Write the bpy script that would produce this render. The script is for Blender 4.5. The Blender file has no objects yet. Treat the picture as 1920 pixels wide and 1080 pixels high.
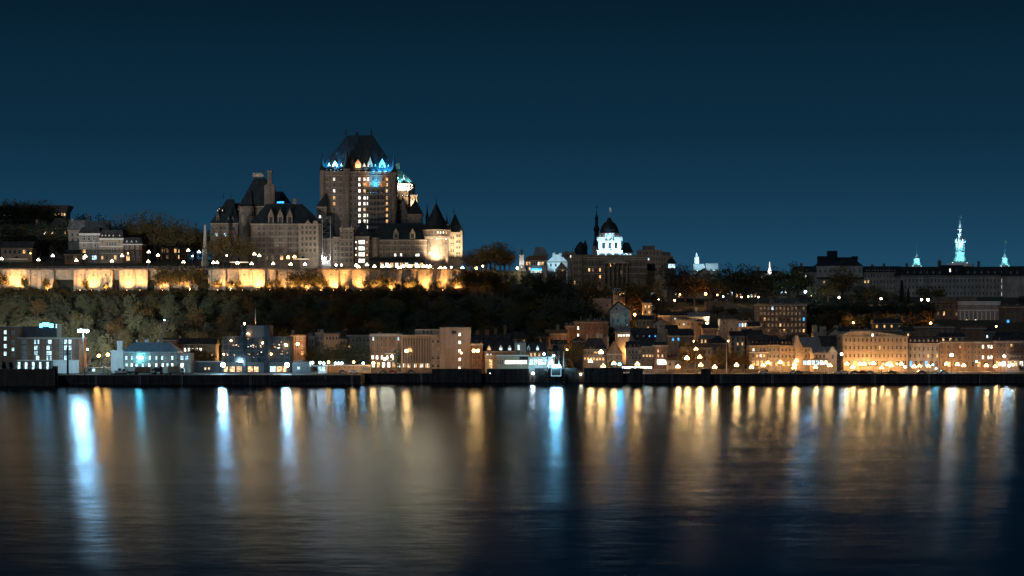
import bpy, math, random
from mathutils import Vector
random.seed(11)
sc = bpy.context.scene
COL = sc.collection
# ------------------------------------------------------------------ camera, sky, added fill, exposure
F, PH, H = 4000.0, 615.0, 25.0          # focal length in photo pixels, horizon row, camera height (m)
cam_d = bpy.data.cameras.new('camera')
cam = bpy.data.objects.new('camera', cam_d); COL.objects.link(cam)
cam.location = (0, 0, H); cam.rotation_euler = (math.radians(90), 0, 0)
cam_d.sensor_width = 36; cam_d.lens = F / 1920 * 36
cam_d.shift_y = (PH - 540) / 1920
cam_d.clip_start = 1; cam_d.clip_end = 8000
sc.camera = cam
world = bpy.data.worlds.new('World'); sc.world = world; world.use_nodes = True
wn, wl = world.node_tree.nodes, world.node_tree.links
bg = wn['Background']
tc = wn.new('ShaderNodeTexCoord'); sx = wn.new('ShaderNodeSeparateXYZ')
wl.new(tc.outputs['Generated'], sx.inputs[0])
ramp = wn.new('ShaderNodeValToRGB'); wl.new(sx.outputs['Z'], ramp.inputs[0])
stops = [(0.0, (.0160, .077, .142)), (.03, (.0125, .062, .118)), (.06, (.0072, .040, .080)), (.09, (.0042, .0255, .051)),
         (.12, (.0030, .0205, .041)), (.155, (.0018, .0122, .0245)), (.4, (.001, .006, .016)), (1.0, (.001, .005, .014))]
el = ramp.color_ramp.elements
el[0].position, el[0].color = stops[0][0], stops[0][1] + (1,)
el[1].position, el[1].color = stops[-1][0], stops[-1][1] + (1,)
for p, c in stops[1:-1]:
    e = el.new(p); e.color = c + (1,)
wl.new(ramp.outputs[0], bg.inputs[0]); bg.inputs[1].default_value = 1.0
sun_d = bpy.data.lights.new('city_fill', 'SUN'); sun_d.energy = 0.42; sun_d.color = (.74, .88, 1.0); sun_d.angle = math.radians(12)
sun = bpy.data.objects.new('city_fill', sun_d); COL.objects.link(sun); sun.rotation_euler = (math.radians(50), 0, math.radians(-35))  # added soft directional fill, standing in for the general glow of the city
vs = sc.view_settings; vs.view_transform = 'Standard'; vs.look = 'None'; vs.gamma = 1; vs.exposure = 0; vs.use_curve_mapping = False
cy = sc.cycles
cy.use_denoising = True; cy.max_bounces = 5; cy.diffuse_bounces = 2; cy.glossy_bounces = 3; cy.transmission_bounces = 3; cy.transparent_max_bounces = 6
cy.use_light_tree = True; cy.sample_clamp_indirect = 4.0; cy.caustics_reflective = False; cy.caustics_refractive = False
# ------------------------------------------------------------------ helpers
def X(px, Y): return (px - 960) / F * Y
def Z(py, Y): return H - (py - PH) / F * Y
def ss(a, b, t):
    t = min(1, max(0, (t - a) / (b - a))); return t * t * (3 - 2 * t)
def lin(a, b, t, va, vb):
    t = min(1, max(0, (t - a) / (b - a))); return va + (vb - va) * t
def ground(x, y):
    if y < 1085: zl = 4.0
    elif y < 1168: zl = lin(1085, 1168, y, 4, 33)
    elif y < 1192: zl = lin(1168, 1192, y, 33, 47)
    else: zl = lin(1192, 1200, y, 47, 57.6)
    if y > 1205:
        k = 1 - ss(-190, -120, x)
        zl += k * lin(1205, 1290, y, 0, 9.4) + (1 - ss(-310, -255, x)) * lin(1290, 1410, y, 0, 32)
    zr = 4.0 if y < 1100 else (lin(1100, 1190, y, 4, 30) if y < 1190 else lin(1190, 1300, y, 30, 42) + lin(1310, 1420, y, 0, 6))
    s = ss(5, 45, x)
    return zl * (1 - s) + zr * s
def hit(px, py, h=0.0, y0=975, y1=1600):
    """distance at which the line of sight through (px,py) is h above the ground"""
    y = y0
    while y < y1:
        if Z(py, y) - ground(X(px, y), y) <= h: return y
        y += 1.0
    return y1
def R(a, b, n): return [a + (b - a) * i / max(1, n - 1) for i in range(n)]
ORD = 'first second third fourth fifth sixth seventh eighth ninth tenth eleventh twelfth thirteenth fourteenth fifteenth sixteenth seventeenth eighteenth nineteenth twentieth'.split()
TENS = {2: 'twenty', 3: 'thirty', 4: 'forty', 5: 'fifty', 6: 'sixty', 7: 'seventy'}
def ordw(i):
    if i < 20: return ORD[i]
    t, u = divmod(i + 1, 10)
    return TENS[t] + ('-' + ORD[u - 1] if u else '') if u else TENS[t][:-1] + 'ieth'
def tag(o, label, cat, group=None):
    o['label'] = label; o['category'] = cat
    if 'wall' in o.name or 'pier' in o.name or 'roof' in o.name: o['kind'] = 'thing'
    if group: o['group'] = group
    return o
def empty(name, loc, parent=None, rz=0):
    o = bpy.data.objects.new(name, None); COL.objects.link(o); o.location = loc; o.rotation_euler = (0, 0, rz); o.parent = parent
    o.empty_display_size = .5
    return o
def link(name, me, parent=None, loc=(0, 0, 0), rz=0):
    o = bpy.data.objects.new(name, me); COL.objects.link(o); o.parent = parent; o.location = loc
    if rz: o.rotation_euler = (0, 0, rz)
    return o
class MB:
    def __init__(s): s.v, s.f, s.m = [], [], []
    def add(s, vs, fs, mi=0):
        b = len(s.v); s.v += [tuple(p) for p in vs]; s.f += [tuple(b + i for i in f) for f in fs]; s.m += [mi] * len(fs); return s
    def hexa(s, a, b, mi=0):           # a: 4 bottom corners ccw, b: 4 top corners ccw
        return s.add(list(a) + list(b), [(3, 2, 1, 0), (4, 5, 6, 7), (0, 1, 5, 4), (1, 2, 6, 5), (2, 3, 7, 6), (3, 0, 4, 7)], mi)
    def box(s, x0, x1, y0, y1, z0, z1, mi=0):
        return s.hexa([(x0, y0, z0), (x1, y0, z0), (x1, y1, z0), (x0, y1, z0)], [(x0, y0, z1), (x1, y0, z1), (x1, y1, z1), (x0, y1, z1)], mi)
    def hip(s, x0, x1, y0, y1, z0, x2, x3, y2, y3, z1, mi=0):
        return s.hexa([(x0, y0, z0), (x1, y0, z0), (x1, y1, z0), (x0, y1, z0)], [(x2, y2, z1), (x3, y2, z1), (x3, y3, z1), (x2, y3, z1)], mi)
    def prism(s, pts, y0, y1, mi=0):   # (x,z) outline, ccw seen from the front, pushed along y
        n = len(pts)
        return s.add([(x, y0, z) for x, z in pts] + [(x, y1, z) for x, z in pts],
                     [tuple(range(n)), tuple(range(2 * n - 1, n - 1, -1))] + [(i, i + n, (i + 1) % n + n, (i + 1) % n) for i in range(n)], mi)
    def prismx(s, pts, x0, x1, mi=0):  # (y,z) outline pushed along x
        n = len(pts)
        return s.add([(x0, y, z) for y, z in pts] + [(x1, y, z) for y, z in pts],
                     [tuple(range(n)), tuple(range(2 * n - 1, n - 1, -1))] + [(i, i + n, (i + 1) % n + n, (i + 1) % n) for i in range(n)], mi)
    def lathe(s, prof, n=12, cx=0, cy=0, mi=0, rot=0.0):
        b, k = [], len(prof)
        for r, z in prof:
            for i in range(n):
                a = rot + 2 * math.pi * i / n; b.append((cx + r * math.cos(a), cy + r * math.sin(a), z))
        fs = [(j * n + i, j * n + (i + 1) % n, (j + 1) * n + (i + 1) % n, (j + 1) * n + i) for j in range(k - 1) for i in range(n)]
        fs += [tuple(range(n - 1, -1, -1)), tuple((k - 1) * n + i for i in range(n))]
        return s.add(b, fs, mi)
    def tube(s, p0, p1, r0, r1=None, n=6, mi=0):
        p0, p1 = Vector(p0), Vector(p1); r1 = r0 if r1 is None else r1
        d = (p1 - p0).normalized(); u = d.orthogonal().normalized(); w = d.cross(u)
        b = []
        for p, r in ((p0, r0), (p1, r1)):
            for i in range(n):
                a = 2 * math.pi * i / n; b.append(p + (u * math.cos(a) + w * math.sin(a)) * r)
        return s.add(b, [(i, (i + 1) % n, n + (i + 1) % n, n + i) for i in range(n)] + [tuple(range(n - 1, -1, -1)), tuple(range(n, 2 * n))], mi)
    def mesh(s, name, mats):
        me = bpy.data.meshes.new(name); me.from_pydata(s.v, [], s.f)
        for m in (mats if isinstance(mats, (list, tuple)) else [mats]): me.materials.append(m)
        if any(s.m): me.polygons.foreach_set('material_index', s.m)
        me.update(); return me
    def build(s, name, mats, parent=None, loc=(0, 0, 0), rz=0, smooth=False):
        me = s.mesh(name, mats)
        if smooth: me.polygons.foreach_set('use_smooth', [True] * len(me.polygons))
        return link(name, me, parent, loc, rz)
# ------------------------------------------------------------------ materials
def M(name, col, rough=.8, var=.35, scale=.25, metal=0.0, bricks=None, bump=0.0, objvar=0.0, fine=2.0):
    m = bpy.data.materials.new(name); m.use_nodes = True
    n, l = m.node_tree.nodes, m.node_tree.links; p = n['Principled BSDF']
    p.inputs['Roughness'].default_value = rough; p.inputs['Metallic'].default_value = metal
    t = n.new('ShaderNodeTexCoord'); geo = n.new('ShaderNodeNewGeometry')
    co = geo.outputs['Position']
    n1 = n.new('ShaderNodeTexNoise'); n1.inputs['Scale'].default_value = scale; n1.inputs['Detail'].default_value = 6; n1.inputs['Roughness'].default_value = .65
    n2 = n.new('ShaderNodeTexNoise'); n2.inputs['Scale'].default_value = fine; n2.inputs['Detail'].default_value = 3
    l.new(co, n1.inputs['Vector']); l.new(co, n2.inputs['Vector'])
    ad = n.new('ShaderNodeMath'); ad.operation = 'MULTIPLY_ADD'; ad.inputs[1].default_value = .6; l.new(n1.outputs[0], ad.inputs[0])
    m4 = n.new('ShaderNodeMath'); m4.operation = 'MULTIPLY'; m4.inputs[1].default_value = .4; l.new(n2.outputs[0], m4.inputs[0]); l.new(m4.outputs[0], ad.inputs[2])
    mr = n.new('ShaderNodeMapRange'); mr.inputs['From Min'].default_value = .3; mr.inputs['From Max'].default_value = .7
    mr.inputs['To Min'].default_value = 1 - var; mr.inputs['To Max'].default_value = 1 + var; l.new(ad.outputs[0], mr.inputs['Value'])
    n3 = n.new('ShaderNodeTexNoise'); n3.inputs['Scale'].default_value = 1.0; n3.inputs['Detail'].default_value = 4   # rain streaks and soot
    mp3 = n.new('ShaderNodeMapping'); mp3.inputs['Scale'].default_value = (.55, .55, .07); l.new(co, mp3.inputs[0]); l.new(mp3.outputs[0], n3.inputs['Vector'])
    m3 = n.new('ShaderNodeMapRange'); m3.inputs['From Min'].default_value = .38; m3.inputs['From Max'].default_value = .62; m3.inputs['To Min'].default_value = 1 - var * .8; m3.inputs['To Max'].default_value = 1 + var * .4; l.new(n3.outputs[0], m3.inputs['Value'])
    mm3 = n.new('ShaderNodeMath'); mm3.operation = 'MULTIPLY'; l.new(mr.outputs[0], mm3.inputs[0]); l.new(m3.outputs[0], mm3.inputs[1])
    fac = mm3.outputs[0]
    if objvar:
        oi = n.new('ShaderNodeObjectInfo'); m2 = n.new('ShaderNodeMapRange')
        m2.inputs['To Min'].default_value = 1 - objvar; m2.inputs['To Max'].default_value = 1 + objvar; l.new(oi.outputs['Random'], m2.inputs['Value'])
        mm = n.new('ShaderNodeMath'); mm.operation = 'MULTIPLY'; l.new(fac, mm.inputs[0]); l.new(m2.outputs[0], mm.inputs[1]); fac = mm.outputs[0]
    src = None
    if bricks:
        br = n.new('ShaderNodeTexBrick'); br.inputs['Scale'].default_value = 1.0
        br.inputs['Brick Width'].default_value, br.inputs['Row Height'].default_value = bricks
        br.inputs['Mortar Size'].default_value = bricks[1] * .07
        c = col; br.inputs['Color1'].default_value = (c[0] * 1.12, c[1] * 1.1, c[2] * 1.1, 1); br.inputs['Color2'].default_value = (c[0] * .78, c[1] * .8, c[2] * .82, 1)
        br.inputs['Mortar'].default_value = (c[0] * .6, c[1] * .6, c[2] * .6, 1)
        mp = n.new('ShaderNodeMapping'); mp.inputs['Rotation'].default_value = (math.radians(90), 0, 0); l.new(co, mp.inputs[0]); l.new(mp.outputs[0], br.inputs['Vector']); src = br.outputs['Color']
    mx = n.new('ShaderNodeVectorMath'); mx.operation = 'SCALE'
    if src: l.new(src, mx.inputs[0])
    else: mx.inputs[0].default_value = col
    l.new(fac, mx.inputs['Scale']); l.new(mx.outputs[0], p.inputs['Base Color'])
    if bump:
        bp = n.new('ShaderNodeBump'); bp.inputs['Strength'].default_value = bump; bp.inputs['Distance'].default_value = .2; l.new(n2.outputs[0], bp.inputs['Height']); l.new(bp.outputs[0], p.inputs['Normal'])
    return m
def EM(name, col, s, vary=0.0, sample='NONE', scale=.9):
    m = bpy.data.materials.new(name); m.use_nodes = True
    n, l = m.node_tree.nodes, m.node_tree.links; p = n['Principled BSDF']
    p.inputs['Base Color'].default_value = (.1, .1, .1, 1); p.inputs['Emission Color'].default_value = col + (1,); p.inputs['Emission Strength'].default_value = s
    if vary:
        geo = n.new('ShaderNodeNewGeometry'); nz = n.new('ShaderNodeTexNoise'); nz.inputs['Scale'].default_value = scale; nz.inputs['Detail'].default_value = 3
        l.new(geo.outputs['Position'], nz.inputs['Vector'])
        mr = n.new('ShaderNodeMapRange'); mr.inputs['From Min'].default_value = .35; mr.inputs['From Max'].default_value = .65
        mr.inputs['To Min'].default_value = s * (1 - vary); mr.inputs['To Max'].default_value = s * (1 + vary); l.new(nz.outputs[0], mr.inputs['Value'])
        l.new(mr.outputs[0], p.inputs['Emission Strength'])
    m.cycles.emission_sampling = sample
    return m
def clear_glass():
    m = M('dark_glass', (.03, .035, .04), .12, .5, .3); return m
MAT = dict(
    brick=M('red_brick', (.24, .135, .085), .85, .3, .2, bricks=(.9, .35), objvar=.15),
    castle=M('castle_brick', (.235, .185, .145), .85, .35, .12, bricks=(1.6, .6)),
    stone=M('grey_stone', (.34, .31, .27), .85, .3, .15, bricks=(1.3, .55), objvar=.15),
    ashlar=M('pale_stone', (.36, .285, .205), .8, .22, .15, bricks=(1.6, .7), objvar=.1),
    brown=M('brown_stone', (.25, .17, .11), .85, .3, .2, bricks=(1.2, .5), objvar=.15),
    dark=M('dark_masonry', (.16, .125, .1), .85, .35, .2, bricks=(1.2, .5), objvar=.2),
    render=M('painted_render', (.42, .325, .22), .8, .2, .1, objvar=.15),
    white=M('white_paint', (.74, .73, .7), .6, .12, .2),
    conc=M('concrete', (.31, .245, .185), .85, .22, .12),
    trim=M('stone_trim', (.35, .295, .235), .8, .2, .3),
    copper=M('dark_copper_roof', (.018, .025, .03), .55, .4, .15),
    verdi=M('green_copper_roof', (.16, .34, .28), .6, .35, .3),
    slate=M('slate_roof', (.045, .045, .046), .6, .4, .3, bricks=(.8, .4)),
    blueroof=M('blue_metal_roof', (.12, .19, .24), .45, .2, .2),
    tin=M('tin_roof', (.2, .2, .2), .45, .3, .25),
    rust=M('rusty_roof', (.22, .12, .06), .7, .35, .3),
    metal=M('dark_metal', (.035, .037, .04), .45, .3, 1.0),
    steel=M('pale_steel', (.4, .42, .43), .4, .2, 1.0, metal=.3),
    asphalt=M('asphalt', (.07, .068, .065), .8, .35, .15, bump=.2),
    deck=M('boardwalk', (.14, .12, .1), .7, .3, .4),
    earth=M('slope_earth', (.035, .035, .022), .95, .5, .1, bump=.4),
    quay=M('dark_quay', (.045, .045, .045), .75, .5, .3, bump=.4, bricks=(4.0, 1.2)),
    wood=M('dark_timber', (.05, .042, .034), .8, .4, .5),
    wallstone=M('rampart_stone', (.44, .36, .25), .85, .24, .22, bricks=(1.4, .55), bump=.4),
    bark=M('bark', (.075, .058, .042), .9, .4, 1.0),
    bronze=M('bronze', (.05, .06, .055), .5, .3, 1.0),
    glass=clear_glass(),
    yellow=M('yellow_machine_paint', (.5, .3, .05), .5, .2, 1.0),
    carred=M('red_car_paint', (.3, .03, .03), .3, .1, 1.0), carwhite=M('white_car_paint', (.7, .7, .7), .3, .1, 1.0), cargrey=M('grey_car_paint', (.12, .13, .14), .3, .1, 1.0),
    rubber=M('rubber', (.02, .02, .02), .8, .2, 1.0),
)
for q_ in ('copper', 'slate', 'tin', 'rust', 'quay', 'asphalt'): MAT[q_].node_tree.nodes['Principled BSDF'].inputs['Specular IOR Level'].default_value = .15
KIND = dict(d=MAT['glass'],
    w=EM('window_warm', (1, .56, .22), 1.25, .8), s=EM('window_white', (1, .93, .8), 2.4, .6), c=EM('window_cool', (.55, .84, 1), 1.8, .7),
    b=EM('window_blue', (.05, .42, 1), 2.0, .5), o=EM('window_orange', (1, .45, .13), 1.6, .6), m=EM('window_dim', (1, .66, .36), .14, .9))
LC = dict(warm=(1, .5, .17), orange=(1, .42, .1), white=(1, .78, .5), cool=(.42, .77, 1.0), blue=(.05, .5, 1.0), cyan=(.15, .8, 1.0), pure=(1, .97, .92))
# ------------------------------------------------------------------ windows, dormers, buildings
_wc = {}
def window_mesh(w, h, kind, trim, arch=False):
    key = (round(w, 1), round(h, 1), kind, trim, arch)
    if key in _wc: return _wc[key]
    w, h = max(.3, key[0]), max(.3, key[1])
    b = MB(); a, c = w / 2, h / 2; t = min(.22, .11 * w)
    def ring(x0, x1, z0, z1, x2, x3, z2, z3, yf, yb, mi):
        o = [(x0, z0), (x1, z0), (x1, z1), (x0, z1)]; i = [(x2, z2), (x3, z2), (x3, z3), (x2, z3)]
        vs = [(x, yf, z) for x, z in o] + [(x, yf, z) for x, z in i] + [(x, yb, z) for x, z in o] + [(x, yb, z) for x, z in i]
        fs = []
        for k in range(4):
            j = (k + 1) % 4
            fs += [(k, j, 4 + j, 4 + k), (4 + k, 4 + j, 12 + j, 12 + k), (8 + k, 8 + j, j, k)]
        b.add(vs, fs, mi)
    ring(-a - t, a + t, -c - t, c + t, -a, a, -c, c, -.16, .0, 0)
    b.add([(-a, -.03, -c), (a, -.03, -c), (a, -.03, c), (-a, -.03, c)], [(0, 1, 2, 3)], 1)
    q = min(.09, w * .05)
    b.box(-q, q, -.09, -.035, -c, c, 0)
    if h > 1.2: b.box(-a, a, -.085, -.035, c * .25 - q, c * .25 + q, 0)
    _wc[key] = b.mesh('window', [MAT[trim], KIND[kind]])
    return _wc[key]
class Blk:
    """one building volume; its host is an Empty (a house) or the wall mesh itself (a part of a larger building)"""
    def __init__(s, name, px0, px1, pyt, Y, dep, wall='stone', base=None, castle=None, rz=0, trim='trim', sink=1.5, cornice=True, cy=.4, arch=None, kind_default='d'):
        s.k = Y / F; s.pc = (px0 + px1) / 2; s.Y = Y; s.dep = dep; s.w = (px1 - px0) * s.k / 2; s.trim = trim
        xc = X(s.pc, Y)
        zb = (min(ground(xc, Y), ground(xc, Y + dep), ground(xc - s.w, Y + dep / 2), ground(xc + s.w, Y)) - sink) if base is None else base
        s.zb = zb; s.h = Z(pyt, Y) - zb
        b = MB(); b.box(-s.w, s.w, 0, dep, 0, s.h)
        if castle is None:
            s.root = s.host = empty(name, (xc, Y, zb), rz=rz)
            b.build('wall', MAT[wall], s.host)
        else:
            s.root = castle; L = castle.location
            s.host = b.build(name, MAT[wall], castle, (xc - L.x, Y - L.y, zb - L.z), rz)
        s.wall = wall; s.top = s.host
        if cornice:
            MB().box(-s.w - .35, s.w + .35, -.35, dep + .35, s.h - cy, s.h + .25).build('cornice', MAT[trim], s.host)
    def x(s, px): return (px - s.pc) * s.k
    def z(s, py): return Z(py, s.Y) - s.zb
    def win(s, xs, ys, w=3.2, h=5.5, lit=None, p=0.0, pk='w', y=0.0, trim=None):
        lit = lit or {}
        for j, py in enumerate(ys):
            for i, px in enumerate(xs):
                kd = lit.get((i, j)) or lit.get(i) or ('d' if random.random() >= p else random.choice(pk))
                link('window', window_mesh(w * s.k, h * s.k, kd, trim or s.trim), s.host, (s.x(px), y, s.z(py)))
        return s
    def cyl_win(s, R_, cyy, xs, ys, w=3, h=5, lit=None, p=0., pk='w'):
        lit = lit or {}
        for j, py in enumerate(ys):
            for i, px in enumerate(xs):
                a = math.asin(max(-.97, min(.97, s.x(px) / R_)))
                kd = lit.get((i, j)) or ('d' if random.random() >= p else random.choice(pk))
                o = link('window', window_mesh(w * s.k, h * s.k, kd, s.trim), s.host, (R_ * math.sin(a), cyy - R_ * math.cos(a) - .06, s.z(py)))
                o.rotation_euler = (0, 0, a)
        return s
    def roof(s, kind, pyr, mat='slate', il=0, ir=0, over=.5, td=.06, z0=None):
        z0 = s.h + .2 if z0 is None else z0; z1 = s.z(pyr); w, d, b = s.w + over, s.dep, MB()
        if kind == 'hip':
            m = d / 2
            b.hip(-w, w, -over, d + over, z0, -s.w + il * s.k, s.w - ir * s.k, m - d * td, m + d * td, z1)
        elif kind == 'gx':
            b.prismx([(-over, z0), (d + over, z0), (d / 2, z1)], -w, w)
        elif kind == 'gy':
            g = MB(); ax = s.x(il) if il else 0
            g.prism([(-s.w, s.h + .01), (s.w, s.h + .01), (ax, z1 - .5)], .01, s.dep - .01).build('gable', MAT[s.wall], s.host)
            t = .45
            b.prism([(-w - .2, z0 - .2), (-w, z0 - .65), (ax, z1 - t), (w, z0 - .65), (w + .2, z0 - .2), (ax, z1 + t * .3)], -.35, s.dep + .35)
        elif kind == 'mansard':
            zm = il; b.hip(-w, w, -over, d + over, z0, -w + 1.4, w - 1.4, 1.2, d - 1.2, z1)
        s.top = b.build('roof', MAT[mat], s.host); s.rz = z1
        if s.host is not s.root: s.top = s.host
        return s
    def parapet(s, h=.9, mat=None):
        b = MB(); t = .35; z0 = s.h + .25; w, d = s.w, s.dep
        b.box(-w, w, 0, t, z0, z0 + h); b.box(-w, w, d - t, d, z0, z0 + h); b.box(-w, -w + t, t, d - t, z0, z0 + h); b.box(w - t, w, t, d - t, z0, z0 + h)
        b.build('parapet', MAT[mat or s.wall], s.host)
        rr_ = random.Random(int(s.pc * 7 + s.Y))
        for i in range(2 + int(w > 6) * 2):
            x_, y_ = rr_.uniform(-w * .8, w * .8), rr_.uniform(d * .2, d * .7); c_ = MB(); k_ = rr_.random()
            if k_ < .4: c_.box(-.8, .8, -.7, .7, 0, rr_.uniform(1.0, 1.9)); nm = 'roof_unit'
            elif k_ < .7: c_.lathe([(.28, 0), (.28, 1.3), (.45, 1.35), (.45, 1.6), (.05, 1.8)], 7); nm = 'roof_vent'
            else: c_.tube((0, 0, 0), (0, 0, 3.4), .06, n=4); c_.box(-.7, .7, -.03, .03, 2.8, 2.87); c_.box(-.5, .5, -.03, .03, 3.1, 3.17); nm = 'antenna'
            c_.build(nm, MAT['tin' if nm != 'antenna' else 'metal'], s.host, (x_, y_, s.h + .25))
        return s
    def dormer(s, pxs, pyb, pyt, w=5, kind='d', mat='trim', y=.3, d=3.0, rmat='slate', peak=.45, lit=None):
        for i, px in enumerate(pxs):
            z0, z1 = s.z(pyb), s.z(pyt); hw = w * s.k / 2; zm = z1 - (z1 - z0) * peak
            b = MB(); b.box(-hw, hw, 0, d, 0, zm - z0, 0)
            b.prism([(-hw, zm - z0), (hw, zm - z0), (0, z1 - z0)], 0, d, 0)
            b.prism([(-hw - .25, zm - z0 - .1), (-hw, zm - z0 - .25), (0, z1 - z0 + .02), (hw, zm - z0 - .25), (hw + .25, zm - z0 - .1), (0, z1 - z0 + .3)], -.2, d, 1)
            kd = (lit or {}).get(i, kind)
            g = hw * .52; hh = (zm - z0)
            b.add([(-g, -.03, hh * .15), (g, -.03, hh * .15), (g, -.03, hh * .92), (-g, -.03, hh * .92)], [(0, 1, 2, 3)], 2)
            b.box(-.06, .06, -.08, -.04, hh * .15, hh * .92, 0)
            b.build('dormer', [MAT[mat], MAT[rmat], KIND[kd]], s.top, (s.x(px), y, z0))
        return s
    def chimney(s, lst, mat='brick', y=None):
        for px, pyt, w, pyb in lst:
            b = MB(); hw = w * s.k / 2; z0, z1 = s.z(pyb), s.z(pyt); d = min(1.2, hw)
            b.box(-hw, hw, -d, d, 0, z1 - z0); b.box(-hw - .15, hw + .15, -d - .15, d + .15, z1 - z0 - .35, z1 - z0 + .15)
            if hw > .6:
                for q in (-.45, .45): b.lathe([(.22, z1 - z0 + .15), (.18, z1 - z0 + .8)], 6, q * hw)
            b.build('chimney', MAT[mat], s.top, (s.x(px), s.dep / 2 if y is None else y, z0))
        return s
    def band(s, pys, mat=None, t=.35):
        for py in pys:
            z = s.z(py); MB().box(-s.w - .14, s.w + .14, -.14, s.dep + .14, z - t / 2, z + t / 2).build('string_course', MAT[mat or s.trim], s.host)
        return s
    def part(s, name, px0, px1, py0, py1, y0, y1, mat):
        b = MB(); w = (px1 - px0) * s.k / 2; z0, z1 = s.z(py1), s.z(py0)
        b.box(-w, w, 0, y1 - y0, 0, z1 - z0)
        m = KIND.get(mat) or MAT[mat]
        return b.build(name, m, s.host, (s.x((px0 + px1) / 2), y0, z0))
    def shop(s, pxs, py, w, h, kind='w', y=-.0):
        for i, px in enumerate(pxs):
            link('shop_window', window_mesh(w * s.k, h * s.k, kind if len(kind) == 1 else kind[i % len(kind)], s.trim), s.host, (s.x(px), y, s.z(py)))
        return s
    def t(s, label, cat='building', group=None): tag(s.root, label, cat, group); return s
_globe = {}
_gl = {}
def glow(col, I, r):
    key = (col, round(I), round(r, 2))
    if key not in _gl:
        d = bpy.data.lights.new('glow', 'POINT'); d.energy = I * 6 * math.pi; d.color = LC[col]; d.shadow_soft_size = r * 1.06; _gl[key] = d
    return _gl[key]
def globe_mesh(r, col, I, power=True):
    key = (round(r, 2), col, I, power)
    if key not in _globe:
        b = MB(); b.lathe([(r * math.sin(a), -r * math.cos(a)) for a in (.15, .9, 1.57, 2.2, 2.99)], 7)
        r0 = r; _globe[key] = b.mesh('globe', EM('lamp_%s_%g' % (col, I), LC[col], I / (math.pi * r * r) if power else I, sample='FRONT' if power else 'NONE'))
    return _globe[key]
_post = {}
def post_mesh(h, style):
    key = (round(h, 1), style)
    if key not in _post:
        b = MB(); h = key[0]
        b.lathe([(.22, 0), (.2, .5), (.1, .6), (.07, h)], 7); b.lathe([(.16, h - .12), (.2, h), (.1, h + .05)], 7)
        if style == 'cluster': b.box(-.62, .62, -.04, .04, h - .1, h - .03)
        if style == 'double': b.box(-1.0, 1.0, -.05, .05, h - .15, h - .05)
        _post[key] = b.mesh('post', MAT['metal'])
    return _post[key]
def lamp(px, py, col='warm', I=120, r=.32, Y=None, hmax=7.0, style='single', label='', cat='street lamp', group=None, name='street_lamp', base=None):
    r = r * (1.9 if I > 400 else 1.5 if I > 100 else 1.2)
    if Y is None: Y = hit(px, py, hmax)
    x, z = X(px, Y), Z(py, Y); g = ground(x, Y) if base is None else base
    hgt = max(1.2, z - g - r)
    root = empty(name, (x, Y, z - r - hgt)); link('post', post_mesh(hgt, style), root)
    if style == 'cluster':       # three globes round a short crown
        for gx, gz in ((-.62, .0), (.62, .0), (0, .72)): link('globe', globe_mesh(r * .8, col, round(13.0 + I * .05), False), root, (gx, 0, hgt + r + gz))
        o = bpy.data.objects.new('glow', glow(col, I, r)); COL.objects.link(o); o.parent = root; o.location = (0, -.3, hgt + r + .1)
    for q in ((-1, 1) if style == 'double' else (0,) if style == 'single' else ()):
        gp_ = (q * .95, 0, hgt + r - (.0 if style != 'double' else -.05))
        link('globe', globe_mesh(r * 1.0, col, round(13.0 + I * .05), False), root, gp_)
        o = bpy.data.objects.new('glow', glow(col, I, r)); COL.objects.link(o); o.parent = root; o.location = gp_
    return tag(root, label, cat, group)
def spot(parent, loc, to, col, power, angle=90, blend=.8, r=.15):
    d = bpy.data.lights.new('beam', 'SPOT'); d.energy = power; d.color = LC[col]; d.spot_size = math.radians(angle); d.spot_blend = blend; d.shadow_soft_size = r
    o = bpy.data.objects.new('beam', d); COL.objects.link(o); o.parent = parent; o.location = loc
    o.rotation_euler = (Vector(to)).to_track_quat('-Z', 'Y').to_euler()
    return o
_fl = {}
def flood(loc, to, col, power, label, angle=100, group=None, parent=None, stand=.6, E=40, name='floodlight'):
    """a floodlight: stand, housing, lens and its beam"""
    if parent is None: root = tag(empty(name, loc), label, 'floodlight', group)
    else:
        root = empty(name, Vector(loc) - parent.location, parent)
    if 'h' not in _fl:
        b = MB(); b.box(-.3, .3, -.14, .14, 0, .42); b.box(-.36, .36, -.2, .2, .36, .44); _fl['h'] = b.mesh('housing', MAT['metal'])
    if ('s', stand) not in _fl:
        b = MB(); b.tube((0, 0, -stand), (0, 0, 0), .06); b.box(-.25, .25, -.25, .25, -stand - .05, -stand + .05); _fl[('s', stand)] = b.mesh('stand', MAT['metal'])
    if ('l', col, E) not in _fl: _fl[('l', col, E)] = MB().box(-.26, .26, -.1, .1, .45, .48).mesh('lens', EM('lens_' + col + str(E), LC[col], E, sample='NONE'))
    if parent is None:
        link('stand', _fl[('s', stand)], root); link('housing', _fl['h'], root); link('lens', _fl[('l', col, E)], root)
    else:
        link('housing', _fl['h'], root); link('lens', _fl[('l', col, E)], root)
    spot(root, (0, -.05, .62), to, col, power, angle)
    return root
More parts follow.
